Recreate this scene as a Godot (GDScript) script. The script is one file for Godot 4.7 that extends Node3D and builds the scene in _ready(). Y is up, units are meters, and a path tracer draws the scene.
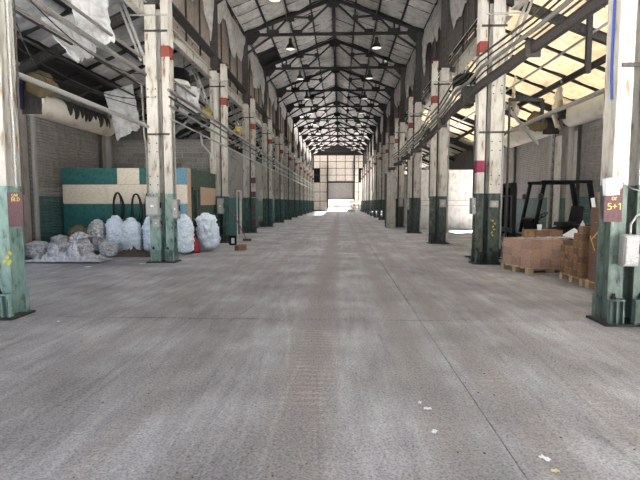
extends Node3D
# An old steel-framed industrial hall: a tall nave between two rows of paired posts, lean-to aisles on both sides.

const XI_L := -4.38      # nave edge of the left posts
const XI_R := 3.47       # nave edge of the right posts
const XC := -0.375       # middle of the nave
const ZK := -6.4         # first column line
const BAY := 6.1
const NCOL := 13
const WALL_L := -9.1
const WALL_R := 8.7
const Z_END := -85.7
const Z_FRONT := 2.5
const EAVE := 10.05
const APEX := 11.75
const ORD := ["nearest", "second", "third", "fourth", "fifth", "sixth", "seventh", "eighth", "ninth", "tenth", "eleventh", "twelfth", "thirteenth"]

var M := {}
var taken := {}
var rng := RandomNumberGenerator.new()
var cache := {}


class MB:
	var v := PackedVector3Array()
	var n := PackedVector3Array()
	var uv := PackedVector2Array()
	var uv2 := PackedVector2Array()
	var ix := PackedInt32Array()

	func quad(a: Vector3, b: Vector3, c: Vector3, d: Vector3) -> void:
		var nn := (d - a).cross(b - a)
		if nn.length() < 1e-12:
			nn = (d - b).cross(c - b) * -1.0
		nn = nn.normalized()
		var s := v.size()
		for p in [a, b, c, d]:
			v.append(p)
			n.append(nn)
			uv.append(Vector2(p.x, p.z))
		for i in [0, 1, 2, 0, 2, 3]:
			ix.append(s + i)

	func tri(a: Vector3, b: Vector3, c: Vector3) -> void:
		var nn := (c - a).cross(b - a).normalized()
		var s := v.size()
		for p in [a, b, c]:
			v.append(p)
			n.append(nn)
			uv.append(Vector2(p.x, p.z))
		for i in 3:
			ix.append(s + i)

	# a quad whose front looks away from "inside"
	func quad_out(a: Vector3, b: Vector3, c: Vector3, d: Vector3, inside: Vector3) -> void:
		var nn := (d - a).cross(b - a)
		if nn.dot((a + b + c + d) * 0.25 - inside) < 0.0:
			quad(a, d, c, b)
		else:
			quad(a, b, c, d)

	func tri_out(a: Vector3, b: Vector3, c: Vector3, inside: Vector3) -> void:
		var nn := (c - a).cross(b - a)
		if nn.dot((a + b + c) / 3.0 - inside) < 0.0:
			tri(a, c, b)
		else:
			tri(a, b, c)

	func box(at: Vector3, size: Vector3, turn := Basis(), bevel := 0.0) -> void:
		var h := size * 0.5
		if bevel <= 0.0:
			for ax in 3:
				for s in [-1.0, 1.0]:
					var p := []
					for q in [[-1, -1], [1, -1], [1, 1], [-1, 1]]:
						var w := Vector3.ZERO
						w[ax] = s * h[ax]
						w[(ax + 1) % 3] = q[0] * h[(ax + 1) % 3]
						w[(ax + 2) % 3] = q[1] * h[(ax + 2) % 3]
						p.append(at + turn * w)
					quad_out(p[0], p[1], p[2], p[3], at)
			return
		var b := minf(bevel, minf(h.x, minf(h.y, h.z)) * 0.9)
		for ax in 3:
			var u := (ax + 1) % 3
			var t := (ax + 2) % 3
			for s in [-1.0, 1.0]:
				var p := []
				for q in [[-1, -1], [1, -1], [1, 1], [-1, 1]]:
					var w := Vector3.ZERO
					w[ax] = s * h[ax]
					w[u] = q[0] * (h[u] - b)
					w[t] = q[1] * (h[t] - b)
					p.append(at + turn * w)
				quad_out(p[0], p[1], p[2], p[3], at)
				for s2 in [-1.0, 1.0]:
					var e := []
					for q in [[0, -1], [0, 1], [1, 1], [1, -1]]:
						var w := Vector3.ZERO
						w[ax] = s * (h[ax] if q[0] == 0 else h[ax] - b)
						w[u] = s2 * (h[u] - b if q[0] == 0 else h[u])
						w[t] = q[1] * (h[t] - b)
						e.append(at + turn * w)
					quad_out(e[0], e[1], e[2], e[3], at)
		for sx in [-1.0, 1.0]:
			for sy in [-1.0, 1.0]:
				for sz in [-1.0, 1.0]:
					var s := Vector3(sx, sy, sz)
					var c := s * h
					tri_out(at + turn * (c - Vector3(0, sy * b, sz * b)), at + turn * (c - Vector3(sx * b, 0, sz * b)), at + turn * (c - Vector3(sx * b, sy * b, 0)), at)

	# a square bar between two points
	func bar(a: Vector3, b: Vector3, w: float, t: float, up := Vector3.UP) -> void:
		var z := (b - a).normalized()
		if absf(z.dot(up)) > 0.98:
			up = Vector3.RIGHT
		var x := up.cross(z).normalized()
		var y := z.cross(x)
		box((a + b) * 0.5, Vector3(w, t, a.distance_to(b)), Basis(x, y, z))

	# an angle or channel section would be lost at this size: an I-section between two points
	func ibeam(a: Vector3, b: Vector3, w: float, d: float, tf := 0.025, tw := 0.02) -> void:
		var z := (b - a).normalized()
		var up := Vector3.UP if absf(z.y) < 0.9 else Vector3.BACK
		var x := up.cross(z).normalized()
		var y := z.cross(x)
		var m := (a + b) * 0.5
		var l := a.distance_to(b)
		var bs := Basis(x, y, z)
		box(m + y * (d * 0.5 - tf * 0.5), Vector3(w, tf, l), bs)
		box(m - y * (d * 0.5 - tf * 0.5), Vector3(w, tf, l), bs)
		box(m, Vector3(tw, d - tf * 2.0, l), bs)

	# upright H-section, flanges facing the length of the hall
	func hpost(x: float, z: float, w: float, d: float, y0: float, y1: float, tf := 0.025, tw := 0.02) -> void:
		var c := (y0 + y1) * 0.5
		box(Vector3(x, c, z + d * 0.5 - tf * 0.5), Vector3(w, y1 - y0, tf))
		box(Vector3(x, c, z - d * 0.5 + tf * 0.5), Vector3(w, y1 - y0, tf))
		box(Vector3(x, c, z), Vector3(tw, y1 - y0, d - tf * 2.0))

	func ring_join(a: PackedVector3Array, b: PackedVector3Array, na: PackedVector3Array, nb: PackedVector3Array, flip := false) -> void:
		var s := v.size()
		var k := a.size()
		for i in k:
			v.append(a[i])
			n.append(na[i])
			uv.append(Vector2(float(i) / k, 0))
		for i in k:
			v.append(b[i])
			n.append(nb[i])
			uv.append(Vector2(float(i) / k, 1))
		for i in k:
			var j := (i + 1) % k
			for q in ([s + i, s + k + j, s + j, s + i, s + k + i, s + k + j] if flip else [s + i, s + j, s + k + j, s + i, s + k + j, s + k + i]):
				ix.append(q)

	func tube(pts: Array, r: float, sides := 8, caps := true) -> void:
		var x := Vector3.ZERO
		var pa := PackedVector3Array()
		var pn := PackedVector3Array()
		for i in pts.size():
			var z: Vector3
			if i == 0:
				z = pts[1] - pts[0]
			elif i == pts.size() - 1:
				z = pts[i] - pts[i - 1]
			else:
				z = (pts[i + 1] - pts[i]).normalized() + (pts[i] - pts[i - 1]).normalized()
			z = z.normalized()
			if x == Vector3.ZERO:
				x = (Vector3.UP if absf(z.y) < 0.9 else Vector3.RIGHT).cross(z).normalized()
			else:
				x = (x - z * x.dot(z)).normalized()
			var y := z.cross(x)
			var ra := PackedVector3Array()
			var rn := PackedVector3Array()
			for k in sides:
				var t := TAU * k / sides
				var o := x * cos(t) + y * sin(t)
				ra.append(pts[i] + o * r)
				rn.append(o)
			if i > 0:
				ring_join(pa, ra, pn, rn, true)
			pa = ra
			pn = rn
			if caps and (i == 0 or i == pts.size() - 1):
				for k in sides:
					tri_out(pts[i], ra[k], ra[(k + 1) % sides], pts[i] + (z if i == 0 else -z))

	# profile: array of Vector2(radius, height)
	func lathe(profile: Array, segs: int, at := Vector3.ZERO, turn := Basis()) -> void:
		var pa := PackedVector3Array()
		var pn := PackedVector3Array()
		for i in profile.size():
			var d: Vector2 = profile[mini(i + 1, profile.size() - 1)] - profile[maxi(i - 1, 0)]
			var nv := Vector2(d.y, -d.x).normalized()
			var ra := PackedVector3Array()
			var rn := PackedVector3Array()
			for k in segs:
				var t := TAU * k / segs
				var o := Vector3(cos(t), 0, sin(t))
				ra.append(at + turn * (o * profile[i].x + Vector3.UP * profile[i].y))
				rn.append(turn * (o * nv.x + Vector3.UP * nv.y))
			if i > 0:
				ring_join(pa, ra, pn, rn)
			pa = ra
			pn = rn

	# smooth surface f(u, v) -> Vector3; thick > 0 gives it a second face and edges
	func sheet(nu: int, nv: int, f: Callable, thick := 0.0) -> void:
		var p := []
		var q := []
		for j in nv + 1:
			for i in nu + 1:
				p.append(f.call(float(i) / nu, float(j) / nv))
		for j in nv + 1:
			for i in nu + 1:
				var du: Vector3 = p[j * (nu + 1) + mini(i + 1, nu)] - p[j * (nu + 1) + maxi(i - 1, 0)]
				var dv: Vector3 = p[mini(j + 1, nv) * (nu + 1) + i] - p[maxi(j - 1, 0) * (nu + 1) + i]
				q.append(dv.cross(du).normalized())
		for side in (2 if thick > 0.0 else 1):
			var s := v.size()
			for k in p.size():
				v.append(p[k] - q[k] * thick * side)
				n.append(q[k] if side == 0 else -q[k])
				uv.append(Vector2(float(k % (nu + 1)) / nu, float(k / (nu + 1)) / nv))
			for j in nv:
				for i in nu:
					var a := s + j * (nu + 1) + i
					var o := [a, a + 1, a + nu + 2, a, a + nu + 2, a + nu + 1]
					if side == 1:
						o.reverse()
					for w in o:
						ix.append(w)
		if thick > 0.0:
			var rim := []
			for i in nu:
				rim.append([i, i + 1])
				rim.append([nv * (nu + 1) + i + 1, nv * (nu + 1) + i])
			for j in nv:
				rim.append([(j + 1) * (nu + 1), j * (nu + 1)])
				rim.append([j * (nu + 1) + nu, (j + 1) * (nu + 1) + nu])
			for e in rim:
				quad(p[e[0]], p[e[0]] - q[e[0]] * thick, p[e[1]] - q[e[1]] * thick, p[e[1]])

	func prism(poly: PackedVector2Array, z0: float, z1: float, turn := Transform3D()) -> void:
		var c := Vector2.ZERO
		for p in poly:
			c += p / poly.size()
		var inside := turn * Vector3(c.x, c.y, (z0 + z1) * 0.5)
		for i in poly.size():
			var a := poly[i]
			var b := poly[(i + 1) % poly.size()]
			quad_out(turn * Vector3(a.x, a.y, z0), turn * Vector3(b.x, b.y, z0), turn * Vector3(b.x, b.y, z1), turn * Vector3(a.x, a.y, z1), inside)
		var ids := Geometry2D.triangulate_polygon(poly)
		for i in range(0, ids.size(), 3):
			for z in [z0, z1]:
				tri_out(turn * Vector3(poly[ids[i]].x, poly[ids[i]].y, z), turn * Vector3(poly[ids[i + 1]].x, poly[ids[i + 1]].y, z), turn * Vector3(poly[ids[i + 2]].x, poly[ids[i + 2]].y, z), inside)

	func into(mesh: ArrayMesh, mat: Material) -> void:
		if v.is_empty():
			return
		var a := []
		a.resize(Mesh.ARRAY_MAX)
		a[Mesh.ARRAY_VERTEX] = v
		a[Mesh.ARRAY_NORMAL] = n
		a[Mesh.ARRAY_TEX_UV] = uv
		if uv2.size() == v.size():
			a[Mesh.ARRAY_TEX_UV2] = uv2
		a[Mesh.ARRAY_INDEX] = ix
		mesh.add_surface_from_arrays(Mesh.PRIMITIVE_TRIANGLES, a)
		mesh.surface_set_material(mesh.get_surface_count() - 1, mat)

	func mesh(mat: Material) -> ArrayMesh:
		var m := ArrayMesh.new()
		into(m, mat)
		return m


# ---------------------------------------------------------------- naming

func numbered(called: String) -> String:
	taken[called] = taken.get(called, -1) + 1
	return called if taken[called] == 0 else "%s_%03d" % [called, taken[called]]


func tag(o: Node, label: String, category: String, group := "") -> void:
	o.set_meta("label", label)
	o.set_meta("category", category)
	if group:
		o.set_meta("group", group)


func thing(called: String, label: String, category: String, at := Vector3.ZERO, turn := 0.0, group := "") -> Node3D:
	var o := Node3D.new()
	o.name = numbered(called)
	add_child(o)
	o.position = at
	o.rotation.y = turn
	tag(o, label, category, group)
	return o


func single(called: String, mesh: Mesh, label: String, category: String, at := Vector3.ZERO, turn := Vector3.ZERO, group := "") -> MeshInstance3D:
	var o := MeshInstance3D.new()
	o.mesh = mesh
	o.name = numbered(called)
	add_child(o)
	o.position = at
	o.rotation = turn
	tag(o, label, category, group)
	return o


func part(parent: Node, called: String, mesh: Mesh, xf := Transform3D()) -> MeshInstance3D:
	var o := MeshInstance3D.new()
	o.mesh = mesh
	o.name = called
	parent.add_child(o, true)
	o.transform = xf
	return o


func structure(called: String, mesh: Mesh = null) -> Node3D:
	var o: Node3D
	if mesh:
		o = MeshInstance3D.new()
		o.mesh = mesh
	else:
		o = Node3D.new()
	o.name = numbered(called)
	add_child(o)
	o.set_meta("kind", "structure")
	return o


func box_mesh(size: Vector3, mat: Material, bevel := 0.0) -> ArrayMesh:
	var key := "%s|%s|%s" % [size, mat.get_instance_id(), bevel]
	if not cache.has(key):
		var b := MB.new()
		b.box(Vector3.ZERO, size, Basis(), bevel)
		cache[key] = b.mesh(mat)
	return cache[key]


func at(p: Vector3, turn := Basis()) -> Transform3D:
	return Transform3D(turn, p)


# ---------------------------------------------------------------- materials

func noise_tex(freq: float, oct: int, ramp: Array, size := 512, sd := 1, as_normal := false, bump := 4.0, kind := FastNoiseLite.TYPE_SIMPLEX_SMOOTH) -> NoiseTexture2D:
	var nz := FastNoiseLite.new()
	nz.noise_type = kind
	nz.seed = sd
	nz.frequency = freq
	nz.fractal_octaves = oct
	nz.fractal_gain = 0.6
	var t := NoiseTexture2D.new()
	t.width = size
	t.height = size
	t.seamless = true
	t.noise = nz
	if as_normal:
		t.as_normal_map = true
		t.bump_strength = bump
	elif ramp:
		var g := Gradient.new()
		var off := PackedFloat32Array()
		var col := PackedColorArray()
		for r in ramp:
			off.append(r[0])
			col.append(r[1])
		g.offsets = off
		g.colors = col
		t.color_ramp = g
	return t


func c8(r: int, g: int, b: int) -> Color:
	return Color(r / 255.0, g / 255.0, b / 255.0)


func mat(col: Color, rough := 0.8, metal := 0.0) -> StandardMaterial3D:
	var m := StandardMaterial3D.new()
	m.albedo_color = col
	m.roughness = rough
	m.metallic = metal
	return m


func worn(ramp: Array, freq: float, scale: Vector3, rough := 0.75, sd := 1, normal: Texture2D = null, nscale := 0.6) -> StandardMaterial3D:
	var m := mat(Color.WHITE, rough)
	m.albedo_texture = noise_tex(freq, 5, ramp, 512, sd)
	m.uv1_triplanar = true
	m.uv1_world_triplanar = true
	m.uv1_scale = scale
	if normal:
		m.normal_enabled = true
		m.normal_texture = normal
		m.normal_scale = nscale
	return m


func make_materials() -> void:
	var bumpy := noise_tex(0.03, 5, [], 512, 7, true, 5.0)
	# painted steel: broad flaked and rusty patches with vertical runs
	M.white = worn([[0.0, c8(84, 54, 38)], [0.16, c8(126, 102, 82)], [0.26, c8(156, 148, 136)], [0.36, c8(172, 168, 159)], [0.6, c8(184, 182, 175)], [0.85, c8(168, 164, 155)], [1.0, c8(140, 132, 120)]], 0.014, Vector3(0.55, 0.16, 0.55), 0.55, 3, bumpy, 0.25)
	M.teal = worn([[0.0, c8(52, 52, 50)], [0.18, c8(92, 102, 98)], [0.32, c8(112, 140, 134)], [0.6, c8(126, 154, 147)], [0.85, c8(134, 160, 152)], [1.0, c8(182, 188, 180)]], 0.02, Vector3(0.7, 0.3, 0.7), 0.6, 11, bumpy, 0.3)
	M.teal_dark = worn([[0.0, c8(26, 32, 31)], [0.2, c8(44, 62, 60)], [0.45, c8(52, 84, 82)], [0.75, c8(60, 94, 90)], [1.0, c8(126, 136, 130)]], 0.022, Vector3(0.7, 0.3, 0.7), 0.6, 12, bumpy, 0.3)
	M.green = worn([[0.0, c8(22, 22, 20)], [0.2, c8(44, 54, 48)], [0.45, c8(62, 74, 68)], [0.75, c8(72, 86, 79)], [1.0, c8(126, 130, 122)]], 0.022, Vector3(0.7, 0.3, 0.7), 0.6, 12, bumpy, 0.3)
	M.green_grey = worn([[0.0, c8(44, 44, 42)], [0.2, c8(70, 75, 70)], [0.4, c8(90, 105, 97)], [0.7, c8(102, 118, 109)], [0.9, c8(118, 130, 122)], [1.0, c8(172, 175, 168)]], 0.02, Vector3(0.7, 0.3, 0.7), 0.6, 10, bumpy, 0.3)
	M.red = worn([[0.0, c8(70, 34, 26)], [0.4, c8(122, 52, 40)], [1.0, c8(138, 66, 52)]], 0.03, Vector3(2, 2, 2), 0.7, 13)
	M.magenta = worn([[0.0, c8(96, 26, 56)], [0.5, c8(140, 40, 80)], [1.0, c8(128, 44, 78)]], 0.03, Vector3(2, 2, 2), 0.7, 14)
	M.steel = worn([[0.0, c8(16, 15, 14)], [0.5, c8(27, 25, 24)], [1.0, c8(40, 37, 34)]], 0.02, Vector3(1, 1, 1), 0.7, 15)
	M.shaft = worn([[0.0, c8(32, 30, 28)], [0.5, c8(52, 50, 48)], [1.0, c8(72, 69, 66)]], 0.02, Vector3(1, 0.5, 1), 0.7, 16)
	M.galv = worn([[0.0, c8(120, 118, 114)], [0.5, c8(160, 160, 158)], [1.0, c8(186, 186, 182)]], 0.03, Vector3(2, 2, 2), 0.5, 17)
	M.galv.metallic = 0.3
	M.greypipe = worn([[0.0, c8(84, 80, 76)], [0.5, c8(118, 115, 112)], [1.0, c8(140, 138, 134)]], 0.03, Vector3(1, 1, 1), 0.6, 18)
	M.blackpipe = worn([[0.0, c8(34, 31, 30)], [0.5, c8(52, 48, 46)], [1.0, c8(72, 66, 62)]], 0.03, Vector3(1, 1, 1), 0.7, 19)
	# vinyl-faced insulation
	M.quilt = worn([[0.0, c8(124, 116, 110)], [0.25, c8(168, 164, 160)], [0.6, c8(196, 194, 191)], [1.0, c8(214, 212, 209)]], 0.012, Vector3(0.5, 0.5, 0.5), 0.32, 20, bumpy, 0.5)
	M.quilt_cream = worn([[0.0, c8(176, 150, 116)], [0.2, c8(222, 206, 178)], [0.5, c8(238, 230, 212)], [1.0, c8(244, 239, 226)]], 0.012, Vector3(0.5, 0.5, 0.5), 0.55, 21, bumpy, 0.4)
	M.quilt_grey = worn([[0.0, c8(128, 122, 118)], [0.3, c8(168, 168, 168)], [0.7, c8(192, 194, 196)], [1.0, c8(206, 208, 210)]], 0.012, Vector3(0.5, 0.5, 0.5), 0.5, 22, bumpy, 0.5)
	M.quilt_cream.backlight_enabled = true
	M.quilt_cream.backlight = Color(0.33, 0.315, 0.285)
	M.fibreglass = mat(c8(232, 228, 214), 0.6)
	M.fibreglass.backlight_enabled = true
	M.fibreglass.backlight = Color.WHITE
	M.fluff = worn([[0.0, c8(60, 52, 38)], [0.4, c8(104, 92, 66)], [0.7, c8(132, 118, 84)], [1.0, c8(164, 150, 96)]], 0.05, Vector3(2, 2, 2), 1.0, 23, bumpy, 1.5)
	M.yellow_foam = worn([[0.0, c8(96, 88, 50)], [0.5, c8(164, 152, 84)], [1.0, c8(196, 186, 120)]], 0.05, Vector3(3, 3, 3), 1.0, 24, bumpy, 1.5)
	M.deck = worn([[0.0, c8(36, 34, 32)], [1.0, c8(58, 55, 52)]], 0.02, Vector3(0.5, 0.5, 0.5), 0.9, 25)
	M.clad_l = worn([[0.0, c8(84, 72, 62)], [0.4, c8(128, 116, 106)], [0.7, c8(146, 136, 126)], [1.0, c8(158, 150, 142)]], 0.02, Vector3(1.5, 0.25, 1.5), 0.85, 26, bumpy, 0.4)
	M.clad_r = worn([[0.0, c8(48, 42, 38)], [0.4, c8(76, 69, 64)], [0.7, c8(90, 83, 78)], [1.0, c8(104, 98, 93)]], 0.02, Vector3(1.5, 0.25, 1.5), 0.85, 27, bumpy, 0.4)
	M.block = worn([[0.0, c8(96, 94, 90)], [0.5, c8(134, 133, 130)], [1.0, c8(156, 155, 152)]], 0.03, Vector3(1, 1, 1), 0.9, 28, bumpy, 0.8)
	M.block_b = worn([[0.0, c8(88, 85, 81)], [0.5, c8(122, 120, 117)], [1.0, c8(144, 142, 139)]], 0.03, Vector3(1, 1, 1), 0.9, 29, bumpy, 0.8)
	M.mortar = mat(c8(164, 162, 158), 0.95)
	M.tealwall = worn([[0.0, c8(24, 66, 66)], [0.4, c8(30, 92, 92)], [0.8, c8(34, 102, 101)], [1.0, c8(52, 116, 114)]], 0.014, Vector3(1, 0.7, 1), 0.7, 30, bumpy, 0.2)
	M.bluewall = worn([[0.0, c8(58, 92, 108)], [0.5, c8(96, 142, 164)], [1.0, c8(130, 168, 186)]], 0.03, Vector3(1.5, 1.5, 1.5), 0.7, 31)
	M.olive = worn([[0.0, c8(34, 50, 40)], [0.5, c8(48, 70, 58)], [1.0, c8(62, 84, 70)]], 0.014, Vector3(1, 0.7, 1), 0.75, 32)
	M.ply = worn([[0.0, c8(168, 150, 128)], [0.3, c8(204, 194, 178)], [0.7, c8(216, 208, 194)], [1.0, c8(224, 219, 208)]], 0.02, Vector3(0.7, 2.2, 0.7), 0.75, 33)
	M.ply_tan = worn([[0.0, c8(140, 116, 96)], [0.4, c8(178, 152, 130)], [1.0, c8(196, 174, 154)]], 0.02, Vector3(0.7, 2.2, 0.7), 0.75, 34)
	M.shutter = worn([[0.0, c8(104, 96, 92)], [0.4, c8(140, 136, 134)], [0.7, c8(154, 150, 149)], [1.0, c8(166, 164, 162)]], 0.012, Vector3(0.8, 0.4, 0.8), 0.5, 35)
	M.shutter.metallic = 0.25
	M.shutter_green = worn([[0.0, c8(48, 66, 68)], [0.5, c8(70, 104, 106)], [1.0, c8(84, 116, 118)]], 0.012, Vector3(0.8, 0.6, 0.8), 0.55, 36)
	M.hood = worn([[0.0, c8(110, 98, 86)], [0.14, c8(176, 164, 148)], [0.3, c8(208, 202, 190)], [1.0, c8(222, 218, 208)]], 0.008, Vector3(0.5, 0.5, 0.3), 0.7, 37)
	M.wallgrey = worn([[0.0, c8(108, 102, 96)], [0.3, c8(128, 122, 117)], [1.0, c8(148, 144, 139)]], 0.014, Vector3(0.3, 0.15, 0.3), 0.85, 38)
	M.wallgreen = worn([[0.0, c8(46, 62, 56)], [0.5, c8(70, 98, 88)], [1.0, c8(88, 114, 104)]], 0.014, Vector3(0.6, 0.4, 0.6), 0.8, 39)
	M.wallwhite = worn([[0.0, c8(170, 164, 154)], [0.4, c8(206, 203, 197)], [1.0, c8(222, 220, 216)]], 0.012, Vector3(0.5, 0.3, 0.5), 0.8, 40)
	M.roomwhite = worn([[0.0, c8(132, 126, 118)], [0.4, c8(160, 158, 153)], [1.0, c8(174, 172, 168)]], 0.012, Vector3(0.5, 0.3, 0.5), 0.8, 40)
	M.endpanel = worn([[0.0, c8(150, 138, 126)], [0.5, c8(190, 182, 172)], [1.0, c8(206, 200, 192)]], 0.02, Vector3(0.5, 0.3, 0.5), 0.8, 41)
	M.apron = worn([[0.0, c8(194, 193, 190)], [0.5, c8(213, 212, 209)], [1.0, c8(221, 220, 217)]], 0.01, Vector3(0.15, 0.15, 0.15), 0.95, 42)
	M.carton = worn([[0.0, c8(142, 106, 82)], [0.4, c8(180, 138, 110)], [1.0, c8(194, 152, 122)]], 0.02, Vector3(1.5, 1.5, 1.5), 0.9, 43)
	M.carton_b = worn([[0.0, c8(122, 90, 70)], [0.4, c8(158, 120, 96)], [1.0, c8(172, 134, 108)]], 0.02, Vector3(1.5, 1.5, 1.5), 0.9, 44)
	M.carton_dark = worn([[0.0, c8(82, 62, 50)], [0.4, c8(112, 86, 70)], [1.0, c8(126, 98, 80)]], 0.02, Vector3(1.5, 1.5, 1.5), 0.9, 44)
	M.carton_warm = worn([[0.0, c8(100, 72, 50)], [0.4, c8(134, 100, 72)], [1.0, c8(150, 114, 84)]], 0.02, Vector3(1.5, 1.5, 1.5), 0.9, 45)
	M.tape = mat(c8(196, 168, 120), 0.4)
	M.wood = worn([[0.0, c8(150, 122, 92)], [0.4, c8(190, 166, 132)], [1.0, c8(210, 190, 158)]], 0.03, Vector3(1, 3, 3), 0.85, 46)
	M.black = mat(c8(17, 17, 18), 0.55)
	for dark in [M.black]:
		dark.metallic_specular = 0.2
	M.rubber = mat(c8(20, 20, 21), 0.8)
	M.blacksteel = mat(c8(28, 29, 31), 0.45)
	M.paper = mat(c8(226, 228, 232), 0.8)
	M.maroon = worn([[0.0, c8(66, 40, 44)], [0.5, c8(84, 52, 58)], [1.0, c8(94, 60, 66)]], 0.02, Vector3(2, 2, 2), 0.6, 47)
	M.letter = mat(c8(214, 186, 96), 0.6)
	M.scrap = mat(c8(206, 198, 150), 0.8)
	M.yellowmark = mat(c8(206, 186, 62), 0.7)
	M.boxgrey = worn([[0.0, c8(110, 108, 104)], [0.5, c8(146, 146, 144)], [1.0, c8(164, 164, 162)]], 0.03, Vector3(3, 3, 3), 0.5, 48)
	M.boxgrey.metallic = 0.2
	M.sack = worn([[0.0, c8(120, 140, 166)], [0.3, c8(194, 213, 235)], [0.6, c8(226, 236, 247)], [1.0, c8(240, 245, 250)]], 0.018, Vector3(1.6, 1.6, 1.6), 0.3, 49, bumpy, 1.2)
	M.sack_grey = worn([[0.0, c8(96, 92, 90)], [0.3, c8(158, 158, 162)], [0.6, c8(194, 197, 204)], [1.0, c8(228, 231, 236)]], 0.014, Vector3(1.6, 1.6, 1.6), 0.3, 50, bumpy, 1.2)
	M.sack_brown = worn([[0.0, c8(70, 60, 48)], [0.4, c8(118, 104, 84)], [0.75, c8(150, 138, 116)], [1.0, c8(196, 188, 172)]], 0.05, Vector3(2, 2, 2), 0.6, 51, bumpy, 1.0)
	M.redbag = mat(c8(150, 36, 52), 0.45)
	M.dirt = worn([[0.0, c8(48, 42, 36)], [0.5, c8(90, 80, 68)], [1.0, c8(126, 116, 102)]], 0.08, Vector3(2, 2, 2), 1.0, 52, bumpy, 1.5)
	M.blue = mat(c8(40, 58, 138), 0.5)
	M.tarp = mat(c8(20, 30, 66), 0.7)
	M.film = mat(Color(0.86, 0.84, 0.84, 0.18), 0.12)
	M.film.transparency = BaseMaterial3D.TRANSPARENCY_ALPHA
	M.film_thick = mat(Color(0.86, 0.85, 0.85, 0.62), 0.25)
	M.film_thick.transparency = BaseMaterial3D.TRANSPARENCY_ALPHA
	M.pane = mat(Color(0.92, 0.9, 0.86, 0.45), 0.3)
	M.pane.transparency = BaseMaterial3D.TRANSPARENCY_ALPHA
	M.enamel = mat(c8(48, 46, 44), 0.5)
	M.lens = mat(c8(238, 236, 230), 0.3)
	M.lens.emission_enabled = true
	M.lens.emission = Color(1.0, 0.98, 0.94)
	M.lens.emission_energy_multiplier = LENS_GLOW
	M.joint = mat(c8(96, 91, 88), 1.0)
	make_floor_material()


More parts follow.
